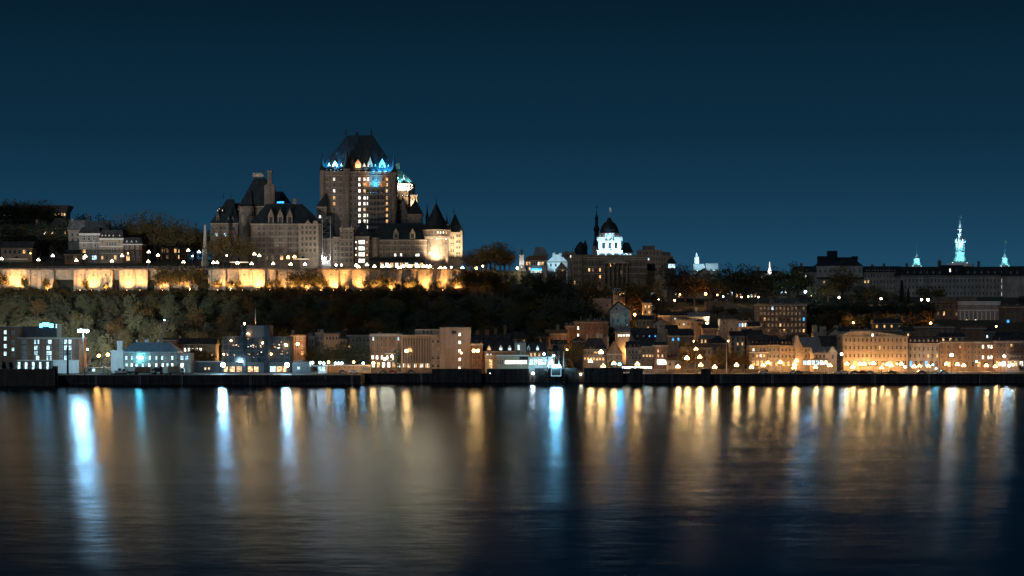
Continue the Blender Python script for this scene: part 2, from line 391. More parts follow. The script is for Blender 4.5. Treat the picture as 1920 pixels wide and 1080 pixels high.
# ------------------------------------------------------------------ the setting: river, quay, slope, terrace
def structure(o): o['kind'] = 'structure'; return o
wm = bpy.data.materials.new('river_water'); wm.use_nodes = True
n, l = wm.node_tree.nodes, wm.node_tree.links; p = n['Principled BSDF']
n.remove(p); dif = n.new('ShaderNodeBsdfDiffuse'); dif.inputs[0].default_value = (.008, .017, .024, 1)
p = n.new('ShaderNodeBsdfAnisotropic'); p.distribution = 'BECKMANN'; p.inputs['Color'].default_value = (.30, .38, .46, 1); p.inputs['Anisotropy'].default_value = .5; tg = n.new('ShaderNodeCombineXYZ'); tg.inputs[1].default_value = 1.0; l.new(tg.outputs[0], p.inputs['Tangent'])
fr = n.new('ShaderNodeFresnel'); fr.inputs['IOR'].default_value = 1.33; mxs = n.new('ShaderNodeMixShader')
l.new(fr.outputs[0], mxs.inputs[0]); l.new(dif.outputs[0], mxs.inputs[1]); l.new(p.outputs[0], mxs.inputs[2]); l.new(mxs.outputs[0], n['Material Output'].inputs[0])
geo = n.new('ShaderNodeNewGeometry'); mp = n.new('ShaderNodeMapping'); mp.inputs['Scale'].default_value = (.3, 1.1, 1); l.new(geo.outputs['Position'], mp.inputs[0])
nz = n.new('ShaderNodeTexNoise'); nz.inputs['Scale'].default_value = 1.0; nz.inputs['Detail'].default_value = 5; nz.inputs['Roughness'].default_value = .6; l.new(mp.outputs[0], nz.inputs['Vector'])
mp2 = n.new('ShaderNodeMapping'); mp2.inputs['Scale'].default_value = (.0015, .02, 1); l.new(geo.outputs['Position'], mp2.inputs[0])
nz2 = n.new('ShaderNodeTexNoise'); nz2.inputs['Scale'].default_value = 1.0; nz2.inputs['Detail'].default_value = 4; l.new(mp2.outputs[0], nz2.inputs['Vector'])
mr = n.new('ShaderNodeMapRange'); mr.inputs['From Min'].default_value = .35; mr.inputs['From Max'].default_value = .65; mr.inputs['To Min'].default_value = .19; mr.inputs['To Max'].default_value = .215
l.new(nz2.outputs[0], mr.inputs['Value']); l.new(mr.outputs[0], p.inputs['Roughness'])
def slopes(scale, amp, detail):           # ripple slopes straight from a noise field
    m_ = n.new('ShaderNodeMapping'); m_.inputs['Scale'].default_value = scale; l.new(geo.outputs['Position'], m_.inputs[0])
    z_ = n.new('ShaderNodeTexNoise'); z_.inputs['Scale'].default_value = 1.0; z_.inputs['Detail'].default_value = detail; l.new(m_.outputs[0], z_.inputs['Vector'])
    s_ = n.new('ShaderNodeVectorMath'); s_.operation = 'SUBTRACT'; s_.inputs[1].default_value = (.5, .5, .5); l.new(z_.outputs['Color'], s_.inputs[0])
    k_ = n.new('ShaderNodeVectorMath'); k_.operation = 'MULTIPLY'; k_.inputs[1].default_value = (amp * 1.6, amp, 0); l.new(s_.outputs[0], k_.inputs[0]); return k_.outputs[0]
acc = None
for sc_, am_, de_ in (((.3, 1.5, 1), .05, 4), ((.05, .22, 1), .018, 3), ((.004, .03, 1), .014, 2)):
    o_ = slopes(sc_, am_, de_)
    if acc is None: acc = o_
    else:
        a_ = n.new('ShaderNodeVectorMath'); a_.operation = 'ADD'; l.new(acc, a_.inputs[0]); l.new(o_, a_.inputs[1]); acc = a_.outputs[0]
up = n.new('ShaderNodeVectorMath'); up.operation = 'ADD'; up.inputs[1].default_value = (0, 0, 1); l.new(acc, up.inputs[0])
nm_ = n.new('ShaderNodeVectorMath'); nm_.operation = 'NORMALIZE'; l.new(up.outputs[0], nm_.inputs[0]); l.new(nm_.outputs[0], p.inputs['Normal'])
structure(MB().add([(-1800, -300, 0), (1800, -300, 0), (1800, 1010, 0), (-1800, 1010, 0)], [(0, 1, 2, 3)]).build('river', wm))
# slope and plateau
b = MB(); xs = [-900 + 9 * i for i in range(200)]; ys = [1000 + 8 * j for j in range(90)]
for y in ys:
    for x in xs:
        b.v.append((x, y, ground(x, y) - .25 + (.5 * math.sin(x * .31 + y * .17) * math.sin(y * .23 - x * .11) if 1092 < y < 1185 else 0)))
nx = len(xs)
b.f = [(j * nx + i, j * nx + i + 1, (j + 1) * nx + i + 1, (j + 1) * nx + i) for j in range(len(ys) - 1) for i in range(nx - 1)]; b.m = [0] * len(b.f)
structure(b.build('hillside', MAT['earth'], smooth=True))
# quay: sheets of paving behind vertical faces
QZ = 4.1
qfront = [(-700, 925), (0, 925), (104, 925), (106, 942), (676, 942), (684, 980), (1205, 980), (1209, 966), (1920, 966), (2600, 966)]
pts = [(X(px, y), y) for px, y in qfront]
b = MB()
n_ = len(pts)
b.add([(x, y, QZ) for x, y in pts] + [(x, 1104, QZ) for x, y in pts], [(i, i + 1, n_ + i + 1, n_ + i) for i in range(n_ - 1)])
structure(b.build('quay_pavement', MAT['asphalt']))
b = MB()
for i in range(n_ - 1):
    (xa, ya), (xb, yb) = pts[i], pts[i + 1]
    b.add([(xa, ya, -2), (xb, yb, -2), (xb, yb, QZ - .02), (xa, ya, QZ - .02)], [(0, 1, 2, 3)])
structure(b.build('quay_face', MAT['quay']))
b = MB()
for i in range(n_ - 1):
    (xa, ya), (xb, yb) = pts[i], pts[i + 1]
    if abs(xb - xa) > 8: b.box(xa, xb, ya - .15, ya + .5, QZ + .004, QZ + .24)
structure(b.build('quay_kerb', MAT['conc']))
# timber fenders along the quay
fm = MB().box(-.2, .2, -.3, 0, -1.5, QZ - .3).mesh('fender', MAT['wood'])
for k in range(85):
    px = 8 + k * 22.6
    y = 925 if px < 104 else 942 if px < 676 else 980 if px < 1205 else 966
    if abs(px - 104) < 5 or abs(px - 680) < 8 or abs(px - 1207) < 5: continue
    tag(link('fender_pile', fm, None, (X(px, y), y - .02, 0)), 'dark timber fender pile standing against the quay face', 'pile', 'fender piles along the quay')
# dark raised dock panels, one thing each
for i, (a, c, t_, yy) in enumerate([(810, 903, 692, 979), (913, 992, 692, 979), (1003, 1083, 691, 979), (1095, 1168, 690, 979), (1180, 1205, 690, 979), (1314, 1332, 692, 965), (1905, 1960, 705, 965)]):
    k = yy / F; w = (c - a) * k / 2; z1 = Z(t_, yy)
    r = empty('dock_wall', (X((a + c) / 2, yy), yy, -1))
    MB().box(-w, w, -1.5, 0, 0, z1 + 1).build('panel', MAT['quay'], r)
    MB().box(-w - .1, w + .1, -1.6, .1, z1 + 1.004, z1 + 1.2).build('coping', MAT['metal'], r)
    for q in range(max(2, int(w / 2))):
        MB().box(-.15, .15, -.25, 0, 0, z1 + .8).build('fender', MAT['wood'], r, (-w + (q + .5) * 2 * w / max(2, int(w / 2)), -1.5, 0))
    tag(r, ['black dock wall below the ribbed tan building', 'black dock wall below the bright terminal windows', 'black dock wall around the blue lit ferry gantry', 'black dock wall below the hip roofed stone house', 'short black dock wall under the string of small lights',
            'black concrete dolphin on the right promenade edge', 'black dock wall at the right edge of the picture'][i], 'dock wall')
# bollards and ladders on the quay
bm = MB().lathe([(.28, 0), (.2, .1), (.16, .5), (.3, .6), (.28, .75), (.1, .8)], 8).mesh('bollard', MAT['metal'])
for k in range(46):
    px = 120 + k * 39.0; yq = 943.2 if px < 676 else 981.2 if px < 1205 else 967.2
    if abs(px - 680) < 9 or abs(px - 1207) < 6: continue
    tag(link('bollard', bm, None, (X(px, yq), yq, QZ)), 'iron mooring bollard on the quay edge', 'bollard', 'bollards along the quay edge')
for k, px in enumerate((180, 262, 341, 470, 610, 660, 790, 1260, 1352, 1448, 1540, 1640, 1742, 1838)):
    yq = 942 if px < 676 else 980 if px < 1205 else 966
    r = tag(empty('quay_ladder', (X(px, yq), yq - .2, -.5)), 'pale steel ladder on the quay face, %s from the left' % ordw(k), 'ladder', 'ladders on the quay face')
    for s_ in (-.35, .35): MB().box(s_ - .06, s_ + .06, -.08, .0, 0, QZ + 1.2).build('stile', MAT['steel'], r)
    for q in range(9): MB().box(-.3, .3, -.06, -.02, .3 + q * .45, .38 + q * .45).build('rung', MAT['steel'], r)
# terrace: retaining wall in panels, deck, railing
TW = 1191.0; TZ = 58.0
wall = empty('retaining_wall', (X(435, TW), TW, 46)); L0 = wall.location
def wp(px): return X(px, TW) - L0.x
segs = [(-160, -80, 0), (-80, 0, 0), (0, 52, 0), (56, 73, 1.2), (77, 96, 0), (100, 140, 5), (142, 162, 0), (164, 186, 0), (188, 207, 0), (210, 226, 5), (230, 250, 0), (252, 274, 0), (276, 291, 5), (293, 316, 0), (318, 340, 1.5), (342, 368, 0), (370, 392, 5),
        (396, 420, 0), (422, 443, .8), (446, 470, 0), (472, 494, 0), (496, 514, 1), (516, 534, 1.8), (537, 560, 0), (562, 590, 0), (592, 630, 0), (633, 662, .8), (664, 690, 0), (692, 720, 0), (722, 750, 0), (752, 785, 0), (787, 815, 0), (817, 845, 0), (847, 872, 0)]
for a, c, back in segs:
    b = MB(); b.box(wp(a), wp(c), back, 9.5, 0, TZ - 46 - .45); b.build('panel', MAT['wallstone'], wall)
    if c - a > 14 and back < 3:
        for q in ((.35, .75) if c - a > 34 else (.5,)):
            pxx = a + (c - a) * q
            d = MB(); d.lathe([(.34, -.1), (.34, .1)], 8); o = d.build('drain', MAT['metal'], wall, (wp(pxx), back - .05, 8.6)); o.rotation_euler = (math.radians(90), 0, 0)
for (a, c, _), (a2, _, _) in zip(segs[:-1], segs[1:]):
    b = MB(); x0, x1 = wp(c) - .35, wp(a2) + .35
    b.hexa([(x0, -1.6, -.5), (x1, -1.6, -.5), (x1, 8, -.5), (x0, 8, -.5)], [(x0, -.5, 11.2), (x1, -.5, 11.2), (x1, 8, 11.2), (x0, 8, 11.2)])
    b.build('buttress', MAT['wallstone'], wall)
b = MB(); b.box(wp(-165), wp(874), -1.2, 1.0, 11.57, 12.15); b.build('coping', MAT['dark'], wall)
tag(wall, 'long golden floodlit stone retaining wall with buttresses below the terrace', 'retaining wall')
structure(MB().box(X(-165, TW), X(874, TW), TW + 1.02, TW + 60, 57.4, TZ).build('terrace_deck', MAT['deck']))
rail = tag(empty('terrace_railing', (X(435, TW), TW - .6, 58.15)), 'dark iron railing along the edge of the terrace above the lit wall', 'railing')
for zz in (.15, .65, 1.15): MB().box(wp(-160), wp(872), -.04, .04, zz, zz + .08).build('rail', MAT['metal'], rail)
pm = MB().box(-.06, .06, -.06, .06, 0, 1.35).mesh('post', MAT['metal'])
for i in range(150): link('post', pm, rail, (wp(-155 + i * 6.85), 0, 0))
# wall floodlights (hidden in the bushes under the wall)
ft = [(14, 1), (34, 1.2), (64, .3), (88, .5), (150, .8), (172, 1.3), (198, 1.3), (238, 1.3), (262, 1.3), (304, .9), (330, .5), (355, .8), (408, .9), (432, .7), (455, 1.3), (483, 1.3), (505, .5), (527, .35), (548, .8), (575, 1), (602, 1.2), (626, 1.2), (648, .6), (676, 1.1), (704, 1), (734, 1), (768, .9), (800, 1), (830, 1.1), (858, 1.2)]
for i, (px, s_) in enumerate(ft):
    y = TW - (4.4 if i % 2 else 6.8); x = X(px, y); z = 45.6
    flood((x, y, z), (0, .42, 1), 'warm', (17000 if px < 395 else 21000) * s_, 'ground floodlight at the foot of the terrace wall, %s from the left' % ordw(i), angle=115, group='floodlights along the terrace wall', stand=max(.5, z - ground(x, y) + .2))
# ------------------------------------------------------------------ trees
def leafmat(name, c1, c2, tr=.25):
    m = bpy.data.materials.new(name); m.use_nodes = True; n, l = m.node_tree.nodes, m.node_tree.links
    out = n['Material Output']; n.remove(n['Principled BSDF'])
    d = n.new('ShaderNodeBsdfDiffuse'); t = n.new('ShaderNodeBsdfTranslucent'); mx = n.new('ShaderNodeMixShader'); mx.inputs[0].default_value = tr
    oi = n.new('ShaderNodeObjectInfo'); geo = n.new('ShaderNodeNewGeometry'); nz = n.new('ShaderNodeTexNoise'); nz.inputs['Scale'].default_value = .5
    l.new(geo.outputs['Position'], nz.inputs['Vector'])
    ad = n.new('ShaderNodeMath'); ad.operation = 'ADD'; l.new(oi.outputs['Random'], ad.inputs[0]); l.new(nz.outputs[0], ad.inputs[1])
    ad2 = n.new('ShaderNodeMath'); ad2.operation = 'MULTIPLY_ADD'; ad2.inputs[1].default_value = .9; ad2.inputs[2].default_value = -.4; l.new(ad.outputs[0], ad2.inputs[0])
    c = n.new('ShaderNodeMix'); c.data_type = 'RGBA'; c.inputs[6].default_value = c1 + (1,); c.inputs[7].default_value = c2 + (1,); l.new(ad2.outputs[0], c.inputs[0])
    l.new(c.outputs[2], d.inputs[0]); l.new(c.outputs[2], t.inputs[0]); l.new(d.outputs[0], mx.inputs[1]); l.new(t.outputs[0], mx.inputs[2]); l.new(mx.outputs[0], out.inputs[0])
    return m
MAT['leaf'] = leafmat('leaf_olive', (.125, .115, .068), (.10, .12, .072))
MAT['leafbrown'] = leafmat('leaf_brown', (.16, .105, .045), (.11, .095, .045))
MAT['leafdark'] = leafmat('leaf_dark', (.08, .085, .058), (.07, .09, .065))
MAT['leafgold'] = leafmat('leaf_gold', (.15, .11, .045), (.11, .10, .045), .5)
MAT['needle'] = leafmat('needle', (.03, .045, .025), (.035, .05, .03), .1)
def tree_proto(seed, H_=12.0, W_=9.0, leaf='leaf', dens=1.0, trunk=.22, shape='round', ls=.5):
    rnd = random.Random(seed); tb = MB(); cb = MB()
    th = H_ * trunk
    top = Vector((rnd.uniform(-.4, .4), rnd.uniform(-.4, .4), H_ * .62))
    tb.tube((0, 0, -1), (0, 0, th), .034 * H_, .026 * H_, 7); tb.tube((0, 0, th), top, .026 * H_, .008 * H_, 6)
    cents = []
    nl = 16
    for i in range(nl):
        a = i * 2.4 + rnd.uniform(-.4, .4); t = rnd.uniform(.0, .75); s0 = Vector((0, 0, th)).lerp(top, t)
        L_ = (W_ * .5) * rnd.uniform(.55, 1.0) * (1 - .35 * t); up = rnd.uniform(.35, 1.1)
        e = s0 + Vector((math.cos(a) * L_, math.sin(a) * L_, L_ * up * .8))
        e.z = min(e.z, H_ * .9)
        tb.tube(s0, e, .012 * H_, .004 * H_, 4)
        for q in range(3):
            m_ = s0.lerp(e, rnd.uniform(.35, .9)); e2 = m_ + Vector((rnd.uniform(-1, 1), rnd.uniform(-1, 1), rnd.uniform(.3, 1.3))) * H_ * .1
            tb.tube(m_, e2, .005 * H_, .002 * H_, 3); cents.append(e2)
        cents.append(e)
    c0 = Vector((0, 0, H_ * (.5 + trunk * .5)))
    for i in range(46):
        while True:
            v = Vector((rnd.uniform(-1, 1), rnd.uniform(-1, 1), rnd.uniform(-1, 1)))
            if .35 < v.length < 1: break
        cents.append(c0 + Vector((v.x * W_ * .46, v.y * W_ * .46, v.z * H_ * (.5 - trunk * .5))))
    for c in cents:
        rr = rnd.uniform(.7, 1.35) * H_ / 12
        for q in range(int(24 * dens * rnd.uniform(.6, 1.3))):
            d = Vector((rnd.gauss(0, .6), rnd.gauss(0, .6), rnd.gauss(0, .45))) * rr
            p_ = c + d
            if p_.z < th * .8: continue
            u = Vector((rnd.gauss(0, 1), rnd.gauss(0, 1), rnd.gauss(0, 1))).normalized(); w = u.orthogonal().normalized()
            s_ = ls * rnd.uniform(.5, 1.1) * H_ / 12
            cb.add([p_ - u * s_ * .5, p_ + w * s_ * .4, p_ + u * s_ * .6, p_ - w * s_ * .4], [(0, 1, 2, 3)])
    return tb.mesh('trunk', MAT['bark']), cb.mesh('crown', MAT[leaf]), H_
def conifer_proto(seed, H_=12.0, W_=4.5):
    rnd = random.Random(seed); tb = MB(); cb = MB(); tb.tube((0, 0, -1), (0, 0, H_ * .95), .25, .03, 6)
    for i in range(26):
        z = H_ * (.1 + .88 * i / 26); r = W_ * .5 * (1 - i / 27) ** .8
        for k in range(9):
            a = i * .7 + k * .7 + rnd.uniform(-.2, .2); r_ = r * rnd.uniform(.7, 1.1)
            for q in range(5):
                t = (q + 1) / 5; p_ = Vector((math.cos(a) * r_ * t, math.sin(a) * r_ * t, z - .3 * t * r_ + rnd.uniform(-.15, .15)))
                u = Vector((math.cos(a), math.sin(a), -.4)); w = Vector((-math.sin(a), math.cos(a), rnd.uniform(-.4, .4)))
                cb.add([p_ - u * .35, p_ + w * .3, p_ + u * .4, p_ - w * .3], [(0, 1, 2, 3)])
    return tb.mesh('trunk', MAT['bark']), cb.mesh('crown', MAT['needle']), H_
PR = dict(olive=[tree_proto(1, 12, 9, 'leaf', 1.1), tree_proto(2, 12, 8, 'leaf', 1.2, .16), tree_proto(3, 12, 10, 'leaf', 1.0)],
          brown=[tree_proto(4, 12, 10, 'leafbrown', .9), tree_proto(5, 12, 9, 'leafbrown', 1.0, .18), tree_proto(9, 12, 11, 'leafbrown', .8, .25)],
          dark=[tree_proto(6, 12, 10, 'leafdark', 1.2, .15), tree_proto(7, 12, 9, 'leafdark', 1.1, .2)],
          bare=[tree_proto(8, 12, 11, 'leafbrown', .8, .25, ls=.42), tree_proto(12, 12, 10, 'leafbrown', .9, .2, ls=.42)],
          bush=[tree_proto(10, 5, 4.2, 'leafgold', .55, .3, ls=.85), tree_proto(13, 5, 4.6, 'leafgold', .5, .25, ls=.85)],
          conifer=[conifer_proto(11)])
def tree(kind, x, y, h, label, group=None, z=None, name=None, wide=1.0, idx=None, cat='tree'):
    tr, cr, h0 = PR[kind][random.randrange(len(PR[kind])) if idx is None else idx]
    nm = name or {'conifer': 'conifer_tree', 'bush': 'shrub', 'bare': 'bare_tree', 'dark': 'dark_tree', 'brown': 'brown_tree', 'olive': 'olive_tree'}[kind]
    r = empty(nm, (x, y, ground(x, y) - .3 if z is None else z), rz=random.uniform(0, 6.28)); s_ = h / h0; r.scale = (s_ * wide, s_ * wide, s_)
    link('trunk', tr, r); link('crown', cr, r)
    return tag(r, label, cat, group)
def tree_at(kind, px, pyb, pyt, label, Y=None, **kw):
    Y = Y or hit(px, pyb, 0); x = X(px, Y); g = ground(x, Y); return tree(kind, x, Y, max(2.5, Z(pyt, Y) - g), label, **kw)
# the wooded cliff
cnt = 0; y = 1090.0; row = 0
while y < 1170:
    x = -292 + (row % 2) * 5
    while x < 62:
        xx, yy = x + random.uniform(-3, 3), y + random.uniform(-3, 3)
        px = xx / yy * F + 960
        skip = (px > 1020 and yy < 1128)
        if not skip and cnt < 298:
            kind = 'olive' if px < 260 and random.random() < .7 else random.choice(['brown', 'dark', 'olive'] if px < 520 else ['dark', 'brown', 'dark'])
            top = 44.5 - ground(xx, yy)
            h = min(random.uniform(11, 16), max(8.5, top)); cnt += 1
            lab, grp = (('pale olive tree on the lit left end of the wooded cliff', 'trees on the left end of the cliff') if px < 260 else
                        ('brownish tree on the wooded cliff below the hotel wing', 'trees on the cliff below the hotel') if px < 620 else
                        ('dark tree in the unlit middle of the wooded cliff', 'trees in the dark middle of the cliff') if px < 880 else
                        ('dark tree on the shaded right flank of the wooded cliff', 'trees on the right flank of the cliff'))
            tree(kind, xx, yy, h, lab, grp)
        x += 12.6
    y += 11.0; row += 1
# undergrowth: a mass nobody could count
rnd = random.Random(5); b = MB()
for i in range(26000):
    x = rnd.uniform(-300, 60); y = rnd.uniform(1086, 1189)
    z = ground(x, y) + abs(rnd.gauss(0, 1.0)); u = Vector((rnd.gauss(0, 1), rnd.gauss(0, 1), rnd.gauss(0, 1))).normalized(); w = u.orthogonal().normalized(); s_ = rnd.uniform(.4, .9)
    p_ = Vector((x, y, z)); b.add([p_ - u * s_, p_ + w * s_ * .7, p_ + u * s_, p_ - w * s_ * .7], [(0, 1, 2, 3)])
o = b.build('undergrowth', MAT['leafdark']); o['kind'] = 'stuff'; o['label'] = 'dark undergrowth covering the wooded cliff'; o['category'] = 'undergrowth'
# bushes standing in front of the lit wall
bl = [(4, 508, 1), (86, 518, 0), (104, 522, 0), (160, 520, 0), (198, 528, 0), (300, 500, 1), (318, 495, 1), (337, 494, 1), (356, 497, 1), (372, 502, 1), (405, 512, 0), (432, 512, 0), (505, 512, 0), (520, 508, 0), (548, 500, 1), (562, 497, 1), (578, 496, 1), (594, 500, 1), (608, 508, 1), (652, 520, 0), (700, 508, 1), (715, 504, 1), (731, 510, 1), (745, 516, 0), (762, 512, 1), (776, 510, 1), (806, 518, 0), (820, 514, 1), (838, 520, 0), (852, 508, 1), (866, 500, 1), (880, 494, 1), (896, 500, 1), (912, 496, 1), (925, 500, 1)] + [(px_, 510 + (px_ * 13) % 18, 0) for px_ in (46, 386, 446, 490, 638, 684, 790)]
for i, (px, pt, k_) in enumerate(sorted(bl)):
    Y = 1187.4 + random.uniform(-.8, .8); x = X(px, Y); g = ground(x, Y)
    pt += 8 if px > 395 and px < 868 else 0
    tree('bush', x, Y, Z(pt, Y) - g, 'golden lit bush in front of the terrace wall, %s bush from the left' % ordw(i), 'bushes in front of the terrace wall', wide=.72 if k_ else .55, name='shrub', cat='bush')
# low shrubs closing the foot of the wall
for i in range(58):
    Y = 1183 + random.uniform(-3, 1); px = 6 + i * 15.2 + random.uniform(-5, 5); x = X(px, Y); g = ground(x, Y)
    tree('bush', x, Y, Z(random.uniform(537, 545), Y) - g, 'low shrub at the dark foot of the terrace wall', 'low shrubs at the foot of the terrace wall', wide=1.25, cat='bush')
# upper left hill
for i, (px, pb, pt, k_) in enumerate([(-4, 440, 376, 'dark'), (10, 440, 378, 'brown'), (22, 440, 370, 'dark'), (34, 440, 374, 'dark'), (48, 440, 378, 'brown'), (60, 440, 372, 'dark'), (72, 440, 376, 'dark'), (84, 440, 373, 'brown'), (96, 440, 380, 'dark'), (108, 440, 388, 'dark'), (20, 465, 415, 'dark'), (48, 468, 420, 'bare'), (76, 470, 410, 'dark'), (100, 474, 425, 'bare'), (122, 470, 405, 'dark'), (150, 470, 400, 'dark'), (176, 470, 397, 'dark')]):
    Y = 1385 if pb == 440 else 1300 if px < 130 else 1340
    tree_at(k_, px, pb, pt, 'dark hilltop tree at the upper left, back row first, %s tree' % ordw(i), Y=Y, group='trees on the hill at the upper left')
for i, (px, pt) in enumerate([(206, 412), (222, 404), (240, 402), (258, 399), (274, 396), (290, 396), (306, 400), (322, 404), (338, 410), (354, 415), (368, 418), (402, 430), (418, 426), (434, 432), (450, 440), (466, 446)]):
    Y = 1276 if i % 2 else 1286
    if px > 395: Y = 1226 + (i % 2) * 3
    tree_at('bare', px, 480, pt, ('tall bare tree in the terrace garden left of the obelisk, %s from the left' if px < 395 else 'bare tree in front of the left hotel wing, %s of the garden trees') % ordw(i), Y=Y, group='bare trees in the terrace garden', wide=.72)
for i, px in enumerate(range(196, 412, 17)):
    tree_at('dark', px, 480, 424 + (i * 5) % 12, 'dense dark tree behind the bare terrace trees, %s from the left' % ordw(i), Y=1326 + i % 3 * 4, group='dark trees behind the terrace garden', wide=1.2)
for i, (px, pt, k_) in enumerate([(876, 470, 'bare'), (884, 467, 'brown'), (892, 466, 'brown'), (902, 464, 'brown'), (912, 458, 'brown'), (920, 454, 'brown'), (928, 452, 'brown'), (938, 453, 'brown'), (946, 460, 'brown'), (955, 468, 'bare')]):
    tree_at(k_, px, 500, pt, 'brown rounded tree right of the hotel, %s from the hotel' % ordw(i), Y=1224 + (i % 3) * 4, group='trees right of the hotel', wide=1.1)
for i, (px, pt, Y, k_) in enumerate(sorted([(930, 512, 1190, 'dark'), (944, 520, 1182, 'brown'), (962, 508, 1194, 'dark'), (978, 509, 1197, 'brown'), (994, 507, 1196, 'dark'), (1012, 506, 1198, 'dark'), (970, 524, 1182, 'dark'), (990, 530, 1178, 'dark'), (950, 506, 1196, 'dark'), (985, 515, 1190, 'dark'), (1008, 518, 1186, 'dark'), (1030, 506, 1180, 'dark'), (1050, 503, 1186, 'dark'), (1064, 520, 1175, 'dark'), (1000, 545, 1168, 'dark'), (1035, 545, 1160, 'dark'), (1060, 560, 1152, 'dark'), (1085, 556, 1160, 'dark'), (1105, 555, 1166, 'dark'), (1085, 590, 1140, 'dark')])):
    tree_at(k_, px, 540, pt, 'dark tree on the slope left of the domed building, %s tree from the left' % ordw(i), Y=Y, group='trees on the slope left of the domed building')
for i, (px, pt, Y, k_) in enumerate(sorted([(1100, 520, 1200, 'bare'), (1145, 528, 1198, 'bare'), (1196, 516, 1190, 'brown'), (1182, 535, 1186, 'bare'), (1212, 540, 1196, 'brown'), (1265, 498, 1290, 'dark'), (1284, 502, 1288, 'brown'), (1302, 520, 1270, 'brown'), (1330, 515, 1280, 'brown'), (1352, 508, 1290, 'dark'), (1376, 495, 1292, 'dark'), (1398, 500, 1290, 'dark'), (1420, 512, 1285, 'dark'), (1444, 520, 1280, 'dark'), (1462, 508, 1300, 'dark'), (1478, 497, 1302, 'brown'), (1496, 506, 1300, 'brown'), (1530, 535, 1280, 'dark'), (1552, 530, 1275, 'brown'), (1580, 503, 1320, 'brown'), (1602, 536, 1275, 'dark'), (1626, 532, 1275, 'dark'), (1648, 538, 1275, 'dark'), (1668, 545, 1275, 'dark'), (1735, 535, 1290, 'dark'), (1760, 540, 1290, 'brown'), (1918, 555, 1270, 'dark'), (1240, 575, 1180, 'dark'), (1290, 580, 1195, 'brown'), (1345, 572, 1200, 'brown'), (1372, 578, 1198, 'dark'), (1400, 585, 1185, 'brown'), *[(px_, 566 + (px_ * 7) % 8, 1194, 'dark') for px_ in range(1520, 1756, 12)], *[(px_, 584 + (px_ * 5) % 11, 1166, 'dark' if px_ % 2 else 'brown') for px_ in range(1524, 1745, 15)], (1545, 600, 1170, 'brown'), (1660, 590, 1200, 'dark'), (1710, 592, 1200, 'dark')])):
    tree_at(k_, px, 560, pt - 5, 'leafy upper town tree near the domed building or park, %s from the left' % ordw(i), Y=Y, group='trees of the upper town park', wide=1.35)
tree_at('conifer', 1691, 555, 522, 'narrow dark conifer in front of the seminary facade', Y=1285)
tree_at('conifer', 1703, 555, 538, 'short dark conifer right of the narrow one by the seminary', Y=1284)
for i, (px, pt, Y, k_, w_) in enumerate(sorted([(580, 650, 1040, 'brown', .8), (603, 640, 1026, 'olive', 1.0), (632, 640, 1032, 'brown', 1.0), (655, 634, 1030, 'olive', 1.0), (680, 642, 1026, 'olive', 1.0), (747, 645, 1020, 'dark', .5), (362, 640, 1048, 'brown', .8), (385, 646, 1046, 'brown', .9), (1052, 640, 1030, 'bare', .9), (1074, 636, 1034, 'bare', .9), (1286, 640, 1022, 'brown', .9), (1306, 642, 1026, 'bare', .9), (1345, 650, 1016, 'brown', .9), (1372, 648, 1020, 'brown', .9), (1394, 655, 1018, 'brown', .8), (1146, 668, 1012, 'dark', .8), (1262, 655, 1040, 'brown', .7), (1915, 676, 1000, 'dark', .7)])):
    tree_at(k_, px, 690, pt, 'lamp lit street tree by the waterfront, %s street tree from the left' % ordw(i), Y=Y, group='street trees along the waterfront', wide=w_)
# ------------------------------------------------------------------ the hotel on the cliff
castle = tag(empty('chateau_hotel', (X(640, 1245), 1245, 57)), 'huge brick chateau style hotel with steep copper roofs above the terrace', 'hotel')
CB = 56.5
class CBlk(Blk):
    def win(s, xs, ys, w=3.2, h=5.5, **kw): return Blk.win(s, xs, ys, w * 1.4, h * 1.08, **kw)
def blk(name, a, c, t, Y, d, wall='castle', **kw): return CBlk(name, a, c, t, Y, d, wall, base=CB, castle=castle, **kw)
def cpart(name, mb, mat, px, Y, z, smooth=False): return mb.build(name, MAT[mat] if isinstance(mat, str) else mat, castle, (X(px, Y) - castle.location.x, Y - castle.location.y, z - castle.location.z), smooth=smooth)
def cone_turret(px, Y, r_px, py_base, py_eave, py_tip, wall='castle', roof='copper', n=10, name='turret', win=None):
    k = Y / F; r = r_px * k; z0 = Z(py_base, Y); ze = Z(py_eave, Y) - z0; zt = Z(py_tip, Y) - z0
    b = MB(); b.lathe([(r, 0), (r, ze)], n, mi=0); b.lathe([(r * 1.1, ze - .3), (r * 1.1, ze + .1)], n, mi=2)
    b.lathe([(r * 1.18, ze), (r * .55, ze + (zt - ze) * .48), (.12, zt), (.02, zt + 2.5)], n, mi=1)
    return b.build(name, [MAT[wall], MAT[roof], MAT['trim']], castle, (X(px, Y) - castle.location.x, Y - castle.location.y, z0 - castle.location.z))
def finial(px, Y, py0, py1, r=.18):
    b = MB(); z0, z1 = Z(py0, Y), Z(py1, Y); b.lathe([(r * 2.2, 0), (r, (z1 - z0) * .25), (r * 1.6, (z1 - z0) * .3), (.04, z1 - z0)], 6)
    cpart('finial', b, 'metal', px, Y, z0)
# left pavilion
a = blk('end_pavilion', 395, 446, 419, 1282, 18).roof('hip', 372, 'copper', 28, 12, td=.1)
a.dormer([408], 418, 397, 6, mat='castle').win(R(398, 438, 6), [428, 440, 452, 464], 2.6, 5, p=.03, pk='c')
a.dormer([411], 393, 388, 1.6, 's').dormer([417], 396, 391, 1.6, 's').dormer([408], 396, 391, 1.4, 's').dormer([428, 436], 417, 404, 4, mat='castle')
finial(419, 1291, 372, 361); finial(433, 1291, 372, 360)
